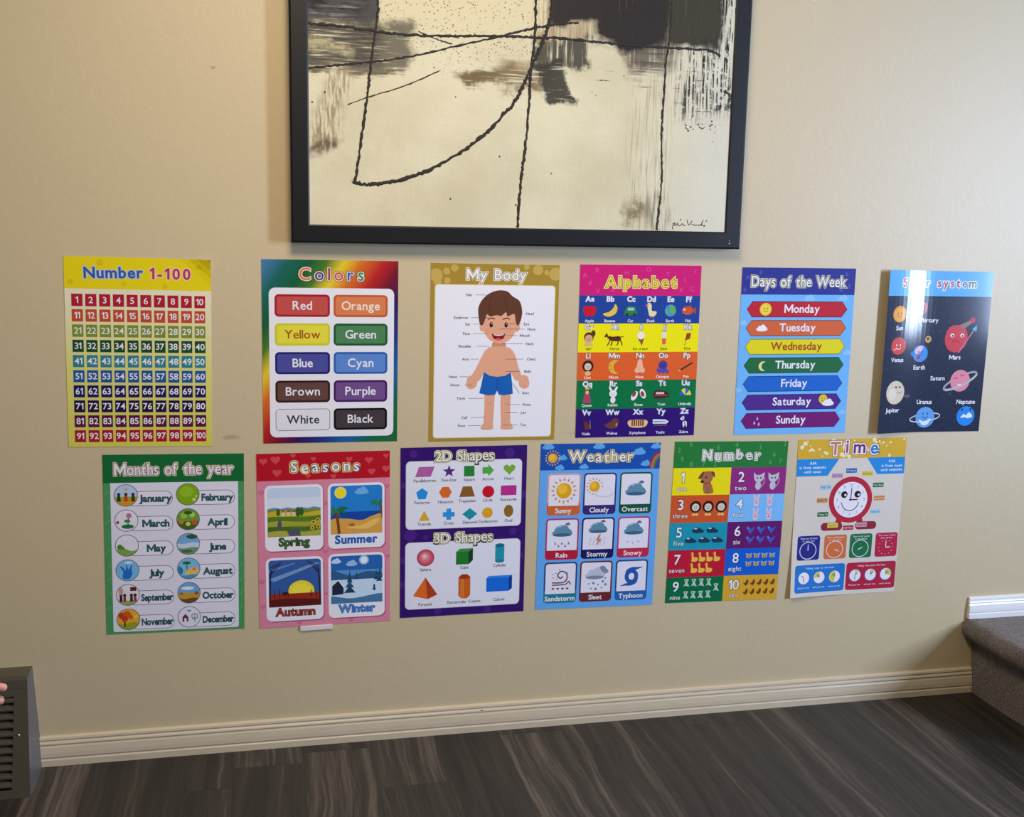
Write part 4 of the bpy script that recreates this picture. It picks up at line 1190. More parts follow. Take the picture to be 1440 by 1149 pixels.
def poster_weather():
    p = Poster('blue Weather chart with nine small framed pictures', 0.7732, 0.4898, -0.0123, (98, 168, 234))
    p.part('header')
    p.rect(0, 0, 100, 21.5, (22, 80, 170))
    for x, y, w in ((6, 3, 10), (18, 12, 8), (16, 20, 8), (36, 19.6, 8), (48, 3, 10), (82, 8, 11), (88, 17.6, 9), (96, 3.4, 9)):
        p.cloud(x, y, w, (96, 166, 228))
    for k, c in enumerate(((150, 44, 60), (186, 120, 60), (90, 130, 90), (80, 70, 140))):
        p.ring(101, 21.5, 9.4 - 1.5 * k, 14 - 2 * k, 1.5, c, radians(182), radians(262))
    p.sun(10, 11.6, 3.9, (224, 166, 40), (232, 170, 80), 16, (240, 190, 60))
    p.text('Weather', 50.2, 14.6, 8.4, (238, 236, 228), .012, 53, under=((.105, (212, 196, 124)), (.048, (84, 84, 100))), jit=(0, .4, 0, .6, 0, .5, .2))
    BL, BD, BS = (96, 140, 166), (60, 100, 130), (150, 180, 196)
    def storm(x, y, w):
        p.cloud(x - w * .12, y - w * .17, w * .6, BS)
        p.cloud(x + w * .25, y - w * .42, w * .26, (100, 110, 130))
        p.cloud(x, y, w, BL)
        p.ell(x, y + w * .09, w * .46, w * .08, BD, 20)
    def ic(n, x, y):
        if n == 'Sunny':
            p.sun(x, y, 6.4, (226, 164, 30), (214, 140, 40), 16, (242, 190, 50))
        elif n == 'Cloudy':
            p.sun(x - 4.6, y - 3, 4.4, (226, 164, 30), (206, 140, 50), 14, (240, 188, 50)); p.cloud(x + 3.4, y + 3.4, 16, (206, 206, 214)); p.cloud(x + 3.4, y + 2.6, 14, (228, 226, 232))
        elif n == 'Overcast':
            storm(x, y + 2, 18)
        elif n == 'Rain':
            storm(x, y - 2, 17)
            for k in range(5):
                dx, dy = -5.6 + 2.8 * k, 6.6 + (k % 2) * 2.2
                p.poly([(x + dx, y + dy - 1.5), (x + dx + .8, y + dy + .5), (x + dx, y + dy + 1.2), (x + dx - .8, y + dy + .5)], (110, 116, 140))
        elif n == 'Stormy':
            storm(x, y - 4, 16)
            p.poly([(x + 1, y), (x - 1.6, y + 5), (x + .4, y + 5), (x - 1, y + 10.4), (x + 3, y + 3.8), (x + 1, y + 3.8), (x + 2.6, y)], (206, 120, 70))
            for k in range(5):
                p.line([(x - 5.6 + 3 * k, y + 2), (x - 7 + 3 * k, y + 9)], .35, (150, 150, 170))
        elif n == 'Snowy':
            storm(x, y - 2, 17)
            for k in range(3):
                p.star(x - 5 + 4.6 * k, y + 7 + (k % 2), 1.3, (150, 160, 200), 6, .3)
        elif n == 'Sandstorm':
            B = (110, 70, 66)
            p.line([(x - 7, y + 3), (x + 2, y + 3), (x + 5.4, y), (x + 4.6, y - 5), (x, y - 6.4), (x - 2.4, y - 3), (x, y - .6), (x + 2, y - 2.4)], 1.1, B, 5)
            p.line([(x - 7, y + 5), (x + 4, y + 4.6), (x + 7, y + 2.2), (x + 8.6, y + 5)], 1, B, 5)
            for k in range(4):
                p.rect(x - 7 + 4 * k, y + 7.4, x - 5 + 4 * k, y + 8.8, B)
            for dx, dy in ((-6, -1), (-4, -5), (-3, 0), (-6.4, -4), (5.8, -5), (-1, -8)):
                p.circ(x + dx, y + dy, .5, B, 8)
        elif n == 'Sleet':
            p.cloud(x + 4, y - 5, 13, (130, 138, 156)); p.cloud(x - 1, y - 2, 17, (186, 196, 210)); p.ell(x - 1, y - .4, 7.6, 1.5, (120, 140, 160), 18)
            for i, (dx, dy) in enumerate(((-6, 5), (-2, 4.6), (2, 6), (6, 3.4), (-4, 9), (0, 9.6), (5, 8.6), (8.4, 6), (8, .6))):
                p.circ(x + dx, y + dy, (.7, 1.1)[i % 2], (124, 126, 140), 10)
        else:
            T = (34, 88, 168)
            p.ring(x, y, 4.2, 4.6, 3.4, T)
            p.poly(catmull([(x - 5.8, y), (x - 4.6, y - 5.4), (x, y - 7.8), (x + 5, y - 7.8), (x + 9.6, y - 8), (x + 5, y - 6), (x, y - 4.6)], 4), T)
            p.poly(catmull([(x + 5.8, y), (x + 4.6, y + 5.4), (x, y + 7.8), (x - 5, y + 7.8), (x - 9.6, y + 8), (x - 5, y + 6), (x, y + 4.6)], 4), T)
    cards = [('Sunny', (204, 100, 50), (222, 160, 150)), ('Cloudy', (58, 40, 116), None), ('Overcast', (18, 84, 58), None), ('Rain', (182, 26, 54), (170, 60, 110)), ('Stormy', (28, 22, 92), None),
             ('Snowy', (192, 40, 74), (170, 60, 120)), ('Sandstorm', (30, 124, 146), (44, 70, 116)), ('Sleet', (106, 40, 44), None), ('Typhoon', (34, 96, 168), (28, 70, 120))]
    for i, (n, c, bd) in enumerate(cards):
        p.part('weather_card')
        x0 = (6.5, 36.5, 66.9)[i % 3]
        y0 = (24.2, 61.2, 97.7)[i // 3]
        p.rrect(x0, y0, x0 + 27.6, y0 + 34.4, 3, bd or c)
        p.rrect(x0, y0 + 24, x0 + 27.6, y0 + 34.4, 3, c, (0, 0, 1, 1))
        p.rrect(x0 + 1.3, y0 + 1.3, x0 + 26.3, y0 + 26.6, 2, (228, 226, 238), (1, 1, 0, 0))
        ic(n, x0 + 13.8, y0 + 14.2)
        p.text(n, x0 + 13.8, y0 + 32.6, 3.9, (236, 232, 236), .02, 25 if len(n) > 8 else None, gap=.08)
    return p.build()

def poster_number():
    p = Poster('Number chart of ten coloured cells under a green header', 1.1001, 0.4866, -0.0181, (34, 118, 54))
    p.part('header')
    p.rect(0, 0, 100, 22, (36, 122, 54))
    for ch, x, y in (('2', 4, 9), ('9', 7, 17), ('6', 38, 7), ('3', 75, 7), ('6', 88, 13), ('6', 85, 19.6), ('7', 94, 19), ('8', 15, 21), ('4', 54, 5), ('5', 14, 4), ('3', 97, 4), ('2', 36, 21), ('7', 26, 21)):
        p.text(ch, x, y, 4, (98, 168, 92))
    p.text('Number', 50.2, 15.2, 7.8, (238, 234, 230), .012, 50, under=((.1, (226, 220, 214)), (.045, (66, 84, 66))), jit=(0, .4, .2, 0, .4, .2))
    cells = [('one', (238, 222, 14)), ('two', (142, 42, 124)), ('three', (206, 84, 38)), ('four', (122, 188, 250)), ('five', (24, 150, 174)),
             ('six', (98, 22, 104)), ('seven', (190, 22, 52)), ('eight', (16, 92, 202)), ('nine', (0, 106, 62)), ('ten', (216, 166, 44))]
    def dog(x, y):
        B, D = (166, 106, 70), (120, 68, 46)
        p.blob([(x - 3, y + 1), (x + 2.4, y), (x + 5.6, y + 6), (x + 5.4, y + 9.4), (x - 2, y + 9.4)], B)
        p.blob([(x - 6, y - 5), (x - 3, y - 8.6), (x + 3, y - 8.8), (x + 5, y - 4), (x + 2, y + 1.4), (x - 3, y + 1.4)], B)
        p.blob([(x - 5, y - 8), (x - 3, y - 8.4), (x - 5, y - 3.4), (x - 8, y - 3)], D); p.blob([(x + 3, y - 8.8), (x + 6, y - 8), (x + 6.6, y - 4), (x + 5, y - 5)], D)
        p.ell(x - 4.2, y - .4, 1.6, 1.2, (60, 34, 30), 12); p.circ(x - 1, y - 4, .8, DARK, 10); p.line([(x - 3, y + 1.6), (x + 2.6, y + .6)], .8, (180, 40, 40)); p.line([(x + .4, y + 4), (x + .8, y + 9)], .5, D)
    def cat(x, y):
        G = (196, 190, 206)
        p.ell(x, y + 4, 2.6, 3.8, G, 16); p.blob([(x - 4.4, y - 7), (x - 2, y - 5), (x + 2, y - 5.4), (x + 5, y - 7), (x + 4, y - 1), (x, y + 1.4), (x - 3.6, y - 1)], G)
        p.circ(x - 1, y - 2.4, .7, DARK, 8); p.circ(x + 1.8, y - 2.6, .7, DARK, 8); p.line([(x + 2, y + 6), (x + 5, y + 2), (x + 5.4, y - 3)], .9, (160, 150, 176), 4)
    def lion(x, y):
        p.circ(x, y - 1, 5, (50, 22, 24)); p.circ(x, y - .6, 3.2, (216, 206, 186)); p.smile(x, y - .6, 2.8); p.ell(x - 1.4, y + 5.6, 1.6, 1.2, (232, 186, 110), 10); p.ell(x + 1.4, y + 5.6, 1.6, 1.2, (232, 186, 110), 10)
    def rabbit(x, y):
        Rb = (232, 190, 206)
        for k in (-1, 1):
            p.ell(x + 1.7 * k, y - 4, .9, 1.9, Rb, 10, rot=.3 * k)
        p.ell(x, y, 2.5, 2.6, Rb, 16); p.rect(x - 1.9, y + 1.6, x + 1.9, y + 4.4, Rb); p.circ(x - .8, y - .4, .4, DARK, 8); p.circ(x + .8, y - .4, .4, DARK, 8); p.ell(x, y + 1.6, .5, .9, (180, 60, 80), 8)
    def whale(x, y):
        p.blob([(x - 5, y - .6), (x - 2, y - 2.8), (x + 2, y - 1.6), (x + 5.2, y + .6), (x + 4, y + 2.2), (x - 2, y + 2.4), (x - 5, y + 1.4)], (26, 60, 84)); p.ell(x - 2.2, y - 1.6, 1.6, .7, (176, 206, 214), 10)
    def bird(x, y):
        Bb = (58, 92, 190)
        p.blob([(x - 3.6, y - 2), (x - 1.6, y - 2.6), (x + .6, y - .4), (x + 3.8, y - 2.6), (x + 2, y + 1.6), (x - .6, y + 2.4), (x - 2.4, y + .6)], Bb); p.line([(x, y + 2), (x + .4, y + 4)], .4, (90, 120, 206)); p.circ(x - 2.2, y - 1.2, .4, WHITE, 8)
    def duck(x, y):
        Y_ = (236, 190, 70)
        p.blob([(x - 2.6, y - 4.6), (x - .8, y - 4.4), (x - .4, y - 1), (x + 3.4, y), (x + 2.4, y + 3), (x - 2, y + 3), (x - 2, y)], Y_); p.poly([(x - 4, y - 3.4), (x - 2.2, y - 4.2), (x - 2.2, y - 2.8)], (226, 110, 40))
    def bee(x, y):
        p.ell(x, y, 2.5, 1.8, (206, 176, 90), 14); p.rect(x - .9, y - 1.6, x - .3, y + 1.6, (80, 66, 60)); p.rect(x + .5, y - 1.6, x + 1.1, y + 1.6, (80, 66, 60)); p.ell(x - 1.6, y - 1.8, 1.6, .7, (150, 170, 206), 10, .4); p.ell(x + 1.6, y - 1.8, 1.6, .7, (150, 170, 206), 10, -.4)
    def frog(x, y):
        p.blob([(x - 2.4, y - 3), (x + 1.6, y - 3), (x + .6, y - .4), (x + 2.2, y + 3.2), (x - 1, y + 2.4), (x - 2.8, y + 3), (x - 1.4, y)], (176, 206, 186)); p.circ(x - .8, y - 2, .6, (20, 60, 44), 8)
    def chick(x, y):
        p.blob([(x - 2.6, y - .6), (x - 1, y + .4), (x + .8, y - 2.6), (x + 2.2, y - 2), (x + 1.6, y + 1.6), (x - 1, y + 2)], (120, 60, 26)); p.line([(x, y + 2), (x, y + 3.2)], .4, (90, 46, 30))
    ys = (22, 44.9, 68.4, 91.6, 115, 137)
    for i, (w, c) in enumerate(cells):
        p.part('number_cell')
        x0, x1 = (0, 50.7) if i % 2 == 0 else (50.7, 100)
        y0, y1 = ys[i // 2], ys[i // 2 + 1]
        p.rect(x0, y0, x1, y1, c)
        x = x0 + (8.4 if i % 2 == 0 else 9.4)
        p.text(str(i + 1), x, y0 + 12.2, 8.2, WHITE, .014, gap=.06, under=((.06, tuple(int(v * .6) for v in c)),))
        p.text(w, x, y0 + 19.4, 4.0, (236, 234, 236), .004, gap=.09, under=((.05, tuple(int(v * .5) for v in c)),))
        n = i + 1
        if n == 1: dog(30, y0 + 12)
        elif n == 2:
            for k in (75.6, 88.6): cat(k, y0 + 11.6)
        elif n == 3:
            for k in (21.4, 32.5, 44): lion(k, y0 + 11)
        elif n == 4:
            for k in range(4): rabbit((75, 87)[k % 2], y0 + 6 + 11.6 * (k // 2))
        elif n == 5:
            for X_, Y_ in ((25, 6.6), (37.6, 6.6), (19, 15), (31, 15), (42.6, 15)): whale(X_, y0 + Y_)
        elif n == 6:
            for k in range(6): bird((71.6, 81, 90.4)[k % 3], y0 + 7 + 8.4 * (k // 3))
        elif n == 7:
            for k in range(7): duck(23 + 6.6 * (k % 4), y0 + 7 + 9.6 * (k // 4))
        elif n == 8:
            for k in range(8): bee(72 + 7 * (k % 4), y0 + 7 + 7 * (k // 4))
        elif n == 9:
            for X_, Y_ in ((18, 5), (24.6, 5), (31.2, 5), (37.8, 5), (44.6, 9.6), (18, 15.6), (24.6, 15.6), (31.2, 15.6), (37.8, 15.6)): frog(X_, y0 + Y_)
        else:
            for k in range(10): chick(71 + 6 * (k % 5), y0 + 6.6 + 8 * (k // 5))
    return p.build()

def poster_time():
    PAPER = (216, 208, 196)
    p = Poster('Time chart with a smiling red clock, rightmost poster of the lower row', 1.4224, 0.4859, -0.0024, PAPER, [((-.8, -.6), .09, 0.0, .42)])
    GD = (214, 172, 50)
    p.part('header')
    p.rect(0, 0, 100, 16.8, GD)
    rnd = random.Random(11)
    for i in range(46):
        x, y, r = rnd.uniform(2, 98), rnd.uniform(1.2, 15.6), rnd.choice((.7, 1, 1.3, 1.9))
        p.circ(x, y, r, (240, 228, 190), 12)
    p.text('Time', 51.6, 13.6, 10.8, WHITE, .02, 44, under=((.11, (120, 44, 60)), (.085, (240, 236, 232))), cols=[(206, 120, 96), (166, 70, 120), (110, 44, 116), (40, 120, 196)], jit=(0, -1.8, -1.2, -.4))
    p.part('corner_panel')
    p.poly([(0, 16.8), (38.5, 16.8), (28.6, 31.5), (0, 31.5)], (40, 138, 212))
    for w, y, ww in (('A.M.', 21.4, 6), ('is from midnight', 25.2, 24), ('until noon', 28.8, 15)):
        p.text(w, 14.6, y, 2.2, (230, 236, 244), .02, ww)
    p.part('corner_panel')
    p.poly([(64.3, 16.8), (100, 16.8), (100, 31.4), (74.7, 31.4)], (40, 138, 212))
    for w, y, ww in (('P.M.', 21.4, 6), ('is from noon', 25.2, 19), ('until midnight', 28.8, 20)):
        p.text(w, 88, y, 2.2, (230, 236, 244), .02, ww)
    p.part('clock_drawing')
    RD, cx, cy = (182, 38, 62), 51.6, 53
    for k in (-1, 1):
        p.poly([(cx + k * 9 - 3, cy + 16), (cx + k * 9 + 3, cy + 16), (cx + k * 11 + 3, cy + 24), (cx + k * 11 - 3, cy + 24)], RD)
        p.rrect(cx + k * 16 - 10, cy + 19.6, cx + k * 16 + 10, cy + 26.6, 3.4, (140, 40, 54))
    p.circ(cx, cy, 20.2, RD, 48); p.circ(cx, cy, 15.6, (234, 230, 236), 40)
    for n in range(1, 13):
        a = pi * n / 6 - pi / 2
        p.text(str(n), cx + 12.6 * cos(a), cy + 12.6 * sin(a) + 1.0, 2.2, (130, 124, 140), .004, gap=.04)
    for k in (-1, 1):
        p.circ(cx + k * 6.2, cy - 4.6, 3, (30, 28, 34), 20); p.circ(cx + k * 6.2 + 1, cy - 4.2, 1.1, WHITE, 10)
    p.ring(cx - .4, cy + 1, 8, 8.6, .7, (50, 46, 54), radians(8), radians(172))
    p.line([(cx, cy), (cx + .4, cy - 10.6)], .8, (70, 44, 96)); p.line([(cx - 1.6, cy), (cx + 6.6, cy)], 1.1, (128, 24, 50)); p.circ(cx, cy, 1, (70, 44, 96), 12)
    tags = [(50.5, 27.6, (46, 100, 168), "O'clock"), (65.8, 30.6, (214, 196, 70), 'Five Past'), (76.6, 40.8, (44, 116, 66), 'Ten Past'), (78.4, 52.4, (206, 130, 66), 'Quarter Past'), (75.6, 64.2, (170, 206, 226), 'Twenty Past'),
            (63.6, 75.4, (206, 150, 160), 'Twenty-five Past'), (51.2, 77.6, (170, 30, 60), 'Half Past'), (36.6, 75, (222, 206, 80), 'Twenty-five To'), (26.6, 65, (40, 110, 60), 'Twenty To'), (25.2, 52.8, (206, 140, 76), 'Quarter To'),
            (27.6, 41.4, (160, 196, 220), 'Ten To'), (37.6, 31.6, (190, 150, 186), 'Five To')]
    for x, y, c, w in tags:
        p.part('minute_tag')
        p.rrect(x - 5, y - 2, x + 5, y + 2, .5, c)
        p.text(w, x, y + .8, 1.5, (40, 40, 60) if sum(c) > 420 else (230, 226, 220), .01, 8.4)
    for x0, c, ws, hands in ((4.8, (36, 42, 130), ('There are 24 hours', 'in one day'), ((0, 5.4), (0, 0))), (29.8, (212, 112, 60), ('There are 60 minutes', 'in one hour'), ((4, 1.8), (0, 0))),
                             (53.8, (28, 112, 68), ('There are 60 seconds', 'in one minute'), ((2, -1), (-2, 1))), (78, (182, 32, 66), ('The hour hand', 'shows the hour'), ((0, -5.4), (4, 0)))):
        p.part('clock_card')
        p.rrect(x0, 83.4, x0 + 21, 104.8, 2.4, c)
        p.text(ws[0], x0 + 10.5, 86.4, 1.4, (224, 220, 230), .01, 16); p.text(ws[1], x0 + 10.5, 88.6, 1.4, (224, 220, 230), .01, 11)
        if x0 < 70:
            p.ring(x0 + 10.2, 96.4, 7.6, 7.4, .7, (216, 214, 224))
        else:
            for n in range(12):
                p.circ(x0 + 10.2 + 6.6 * cos(n * pi / 6), 96.4 + 6.4 * sin(n * pi / 6), .45, (230, 180, 190), 8)
        (ax, ay), (bx, by) = hands
        p.line([(x0 + 10.2, 96.4), (x0 + 10.2 + ax, 96.4 - abs(ay) if x0 < 10 else 96.4 + ay)], .7, (226, 222, 230)); p.line([(x0 + 10.2, 96.4), (x0 + 10.2 + bx, 96.4 + by + .01)], .9, (226, 222, 230))
    for x0, x1, c, ttl, w3, cap3 in ((3.8, 51, (34, 118, 200), 'Telling time to the hour', ((.5, 1), (.75, 1), (.5, 1)), ('Quarter to ten', 'half past ten', 'twenty to ten')),
                                     (52.4, 99.4, (178, 30, 60), 'Telling time past the hour', ((0, .08), (0, .12), (0, .3)), ('Five past one', 'ten past one', 'quarter past one'))):
        p.part('clock_card')
        p.rrect(x0, 109, x1, 133.4, 2.4, c)
        p.text(ttl, (x0 + x1) / 2, 112.8, 1.5, (226, 226, 236), .01, 27)
        for k, ((a, b), cp) in enumerate(zip(w3, cap3)):
            x = x0 + 8.6 + 14.6 * k
            p.circ(x, 120.5, 5.7, (60, 90, 150), 24); p.circ(x, 120.5, 5.2, (234, 232, 238), 24)
            if k or x0 > 50:
                p.poly([(x, 120.5)] + [(x + 4.8 * cos(2 * pi * (a + (b - a) * i / 10) - pi / 2), 120.5 + 4.8 * sin(2 * pi * (a + (b - a) * i / 10) - pi / 2)) for i in range(11)], (206, 204, 70))
            p.line([(x, 120.5), (x + (2.4 if x0 > 50 else -2.2), 118)], .6, (60, 80, 90)); p.line([(x, 120.5), (x, 124.4 if k == 0 else 117)], .5, (60, 80, 90))
            p.text(cp, x, 129.6, 1.4, (220, 220, 232), .01, 11)
    return p.build()
for fn in (poster_hundred, poster_colors, poster_body, poster_alphabet, poster_days, poster_solar, poster_months, poster_seasons, poster_shapes, poster_weather, poster_number, poster_time):
    fn()
# ------------------------------------------------------------------ framed abstract painting
CX, CZ = 0.107, 1.183              # inner lower-left corner of the frame on the wall
CW, CH = 0.9375, 0.72
m_canvas = new_mat('painted_canvas', (226, 216, 182), 0.55, spec=0.3)
t = NT(m_canvas)
sp = t.n('ShaderNodeSeparateXYZ')
ov = t.obj()
t.link(ov, sp.inputs[0])
X_, Z_ = sp.outputs[0], sp.outputs[2]
wob = t.m('MULTIPLY', t.m('SUBTRACT', t.noise(ov, 26, 4, 0.65), 0.5), 0.06)
wob2 = t.m('MULTIPLY', t.m('SUBTRACT', t.noise(ov, 7, 3, 0.6), 0.5), 0.10)
hs = t.noise(t.map(ov, (10, 1, 190)), 1.0, 4, 0.6)           # horizontal brush hairs
vs_ = t.noise(t.map(ov, (210, 1, 9)), 1.0, 4, 0.6)           # vertical brush hairs
fine = t.noise(ov, 90, 3, 0.6)
cloudy = t.noise(ov, 5, 4, 0.55)
def region(x0, x1, z0, z1, soft, w1=1.0, slope=0.0):
    xx = t.m('ADD', t.m('ADD', X_, t.m('MULTIPLY', wob, w1)), t.m('MULTIPLY', t.m('SUBTRACT', Z_, z0), -slope))
    zz = t.m('ADD', t.m('ADD', Z_, t.m('MULTIPLY', wob, w1)), wob2 if w1 > .3 else 0.0)
    a = t.m('MULTIPLY', t.step(xx, x0 - soft, x0 + soft), t.step(xx, x1 + soft, x1 - soft))
    b_ = t.m('MULTIPLY', t.step(zz, z0 - soft, z0 + soft), t.step(zz, z1 + soft, z1 - soft))
    return t.m('MULTIPLY', a, b_)
def hair(tex, lo, hi, strength=1.0):
    return t.step(tex, lo, hi, 0.0, strength)
colr = t.mix(t.step(cloudy, 0.35, 0.7), rgb((222, 216, 184)), rgb((208, 200, 166)))
colr = t.mix(t.step(X_, .70, .93, 0, .5), colr, rgb((216, 216, 206)))
def lay(mask, color):
    global colr
    colr = t.mix(mask, colr, rgb(color))
mul = lambda a, b_: t.m('MULTIPLY', a, b_)
# cream speckled block
lay(region(.145, .50, .41, .80, .035, .8), (220, 210, 172))
vo = t.n('ShaderNodeTexVoronoi')
t.link(t.map(ov, (30, 1, 30)), vo.inputs['Vector'])
spots = t.step(t.m('ADD', vo.outputs['Distance'], t.m('MULTIPLY', fine, .55)), .58, .40)
lay(mul(mul(spots, region(.15, .50, .37, .80, .03)), .8), (118, 100, 62))
lay(mul(mul(spots, region(.23, .46, .32, .40, .03)), .3), (120, 98, 56))
# grey washes on the left
lay(mul(region(-.1, .215, .325, .425, .012), hair(hs, .30, .46, .95)), (106, 101, 84))
lay(mul(region(-.1, .15, .335, .43, .02), hair(hs, .36, .56, .85)), (62, 60, 54))
lay(mul(region(-.1, .09, .36, .375, .012), hair(hs, .42, .5, .85)), (206, 196, 150))
lay(region(-.1, .146, .418, .80, .006, .3), (70, 70, 72))
lay(mul(region(-.1, .11, .43, .80, .02), hair(t.noise(t.map(ov, (14, 1, 60), rot=(0, .5, 0)), 1, 3, .6), .45, .6)), (24, 24, 28))
lay(mul(region(-.1, .10, .425, .45, .01), hair(hs, .52, .6, .7)), (150, 146, 138))
lay(mul(region(-.1, .20, .312, .33, .008), hair(hs, .38, .55, .9)), (98, 84, 60))
# ochre dry strokes, lower left
diag = t.noise(t.map(ov, (150, 1, 20), rot=(0, .35, 0)), 1.0, 4, .6)
lay(mul(region(.0, .05, .165, .32, .02, 1, .25), hair(diag, .42, .58, .85)), (140, 120, 88))
lay(mul(region(-.02, .03, .145, .175, .012, 1, 1.2), hair(diag, .28, .5, .95)), (104, 84, 62))
# brown smear, middle
lay(mul(region(.33, .50, .300, .338, .010, 1.1, -1.0), hair(hs, .34, .5, .97)), (112, 95, 60))
lay(mul(region(.40, .52, .300, .36, .02), hair(hs, .32, .54, .8)), (140, 122, 86))
# dark blocks, upper right
lay(mul(region(.50, .615, .405, .448, .012), hair(vs_, .3, .6, .8)), (150, 126, 84))
lay(mul(region(.485, .60, .350, .412, .008, 1.1), hair(vs_, .34, .46, .97)), (74, 72, 60))
lay(mul(region(.510, .575, .272, .365, .006, .9, -.42), hair(hs, .32, .44, .97)), (58, 56, 46))
lay(mul(region(.685, .80, .345, .41, .016), hair(vs_, .24, .5, .92)), (100, 90, 76))
lay(mul(region(.70, .78, .325, .39, .02), hair(hs, .40, .6, .8)), (76, 70, 58))
lay(region(.508, .785, .44, .80, .008, .5), (44, 38, 34))
lay(region(.612, .785, .398, .80, .010, .6), (42, 36, 32))
lay(mul(region(.60, .70, .42, .80, .02), hair(vs_, .60, .72, .6)), (120, 108, 96))
lay(region(.780, .908, .402, .80, .010, .6), (58, 55, 38))
lay(mul(region(.79, .91, .40, .80, .01), hair(vs_, .58, .72, .45)), (132, 120, 92))
lay(mul(region(.475, .515, .40, .80, .008), hair(vs_, .45, .6, .6)), (156, 120, 70))
# dry black hatching on the right
lay(mul(mul(region(.81, .955, .26, .41, .03), hair(vs_, .48, .57)), hair(fine, .36, .48)), (30, 28, 26))
lay(mul(mul(region(.80, .96, .25, .40, .03), hair(hs, .60, .66)), hair(fine, .42, .55)), (44, 40, 34))
lay(mul(mul(region(.895, .955, .38, .80, .012), hair(vs_, .50, .56)), hair(fine, .36, .48)), (26, 25, 24))
lay(mul(region(.905, .955, .268, .308, .012, 1.2), hair(fine, .50, .58)), (18, 18, 20))
lay(mul(mul(region(.60, .83, .29, .36, .03), hair(hs, .62, .68)), hair(fine, .42, .55)), (70, 62, 50))
# pale vertical dry strokes and the blot below them
lay(mul(region(.70, .80, -.05, .34, .02, .6), hair(vs_, .48, .66, .5)), (140, 122, 92))
lay(mul(region(.745, .795, .0, .07, .02), hair(vs_, .4, .6, .7)), (96, 92, 70))
lay(mul(region(.695, .745, .018, .050, .016, 1.3), hair(fine, .2, .5, .85)), (124, 104, 70))
t.link(colr, t.b.inputs['Base Color'])
t.bump(t.m('ADD', t.m('MULTIPLY', hs, .6), t.m('ADD', fine, t.m('MULTIPLY', vs_, .5))), 0.25, 0.0015)

m_frame = new_mat('frame_lacquer', (20, 21, 24), 0.42, spec=0.45)
m_line = new_mat('charcoal_line', (40, 34, 30), 0.7)
m_chip = new_mat('frame_chip', (190, 186, 180), 0.6)
m_back = new_mat('frame_backing', (120, 96, 70), 0.8)
pt = empty('framed_painting', (CX + CW / 2, 0, CZ - .037), 'large abstract cream and black painting in a dark frame above the posters', 'painting')
def off(o, x, y, z):
    o.location = (x - pt.location.x, y - pt.location.y, z - pt.location.z)
    return o
FW = 0.0385
b = bmesh.new()
prof = [(0.0, -.004), (0.0, -.028), (.003, -.030), (FW - .004, -.030), (FW, -.028), (FW, -.003), (.01, -.003)]   # (outwards from the opening, y)
rings = []
for sx_, sz_ in ((0, 0), (1, 0), (1, 1), (0, 1)):
    rings.append([(sx_ * CW + (1 if sx_ else -1) * o, y, sz_ * CH + (1 if sz_ else -1) * o) for o, y in prof])
bm_loft(b, rings + [rings[0]], closed=True)
bmesh.ops.remove_doubles(b, verts=b.verts, dist=1e-6)
bmesh.ops.recalc_face_normals(b, faces=b.faces)
off(link_mesh('frame', b, m_frame, pt), CX, 0, CZ)
b = bmesh.new()
for z0, r in ((-.026, .0022), (-.020, .0014)):
    bmesh.ops.create_icosphere(b, subdivisions=1, radius=r, matrix=Matrix.Translation((CW + .012, -.0297, z0)))
o = off(link_mesh('paint_chip', b, m_chip, pt), CX, 0, CZ)
o['label'] = 'two pale chips in the frame corner'
b = bmesh.new()
bm_box(b, -.004, CW + .004, -.018, -.006, -.004, CH + .004)
canvas = off(link_mesh('canvas', b, m_canvas, pt), CX, -.009, CZ)
def strand(name, pts, r, seed, dens=70):
    """rough charcoal line lying on the canvas, slightly raised"""
    rnd = random.Random(seed)
    pts = catmull(pts, 10)
    fine_ = [pts[0]]
    for a, c in zip(pts, pts[1:]):
        n = max(1, int(math.dist(a, c) / .004))
        for i in range(1, n + 1):
            fine_.append((a[0] + (c[0] - a[0]) * i / n, a[1] + (c[1] - a[1]) * i / n))
    b = bmesh.new()
    rings = []
    N = len(fine_)
    for i, p in enumerate(fine_):
        a, c = fine_[max(i - 1, 0)], fine_[min(i + 1, N - 1)]
        d = math.dist(a, c) or 1
        tx, tz = (c[0] - a[0]) / d, (c[1] - a[1]) / d
        rr = r * rnd.uniform(.65, 1.35)
        j = r * rnd.uniform(-.45, .45)
        ring = []
        for k in range(6):
            an = 2 * pi * k / 6
            ring.append((p[0] - tz * (rr * cos(an) + j), -.0182 - .5 * rr * sin(an), p[1] + tx * (rr * cos(an) + j)))
        rings.append(ring)
    bm_loft(b, rings, closed=True, cap=True)
    bmesh.ops.recalc_face_normals(b, faces=b.faces)
    # drop whatever would run past the canvas edge
    for vtx in b.verts:
        vtx.co.x = min(max(vtx.co.x, .0), CW)
        vtx.co.z = min(max(vtx.co.z, .0), CH)
    o = link_mesh(name, b, m_line, canvas)
    return o
strand('charcoal_line', [(.150, .715), (.143, .55), (.143, .463), (.143, .429), (.131, .351), (.121, .266), (.11, .19), (.096, .092)], .0026, 1)
strand('charcoal_line', [(.09, .091), (.11, .0865), (.136, .0865), (.179, .094), (.237, .113), (.291, .14), (.346, .177), (.383, .208), (.419, .247), (.434, .263), (.453, .297), (.471, .337),
                         (.486, .37), (.499, .4), (.509, .43), (.517, .467), (.523, .52), (.53, .62), (.535, .715)], .0036, 2)
strand('charcoal_line', [(.0, .408), (.06, .406), (.143, .399), (.2, .396), (.271, .397), (.361, .402), (.431, .405), (.482, .405), (.549, .406), (.609, .403), (.711, .4), (.785, .399), (.869, .399), (.895, .394), (.906, .387)], .0026, 3)
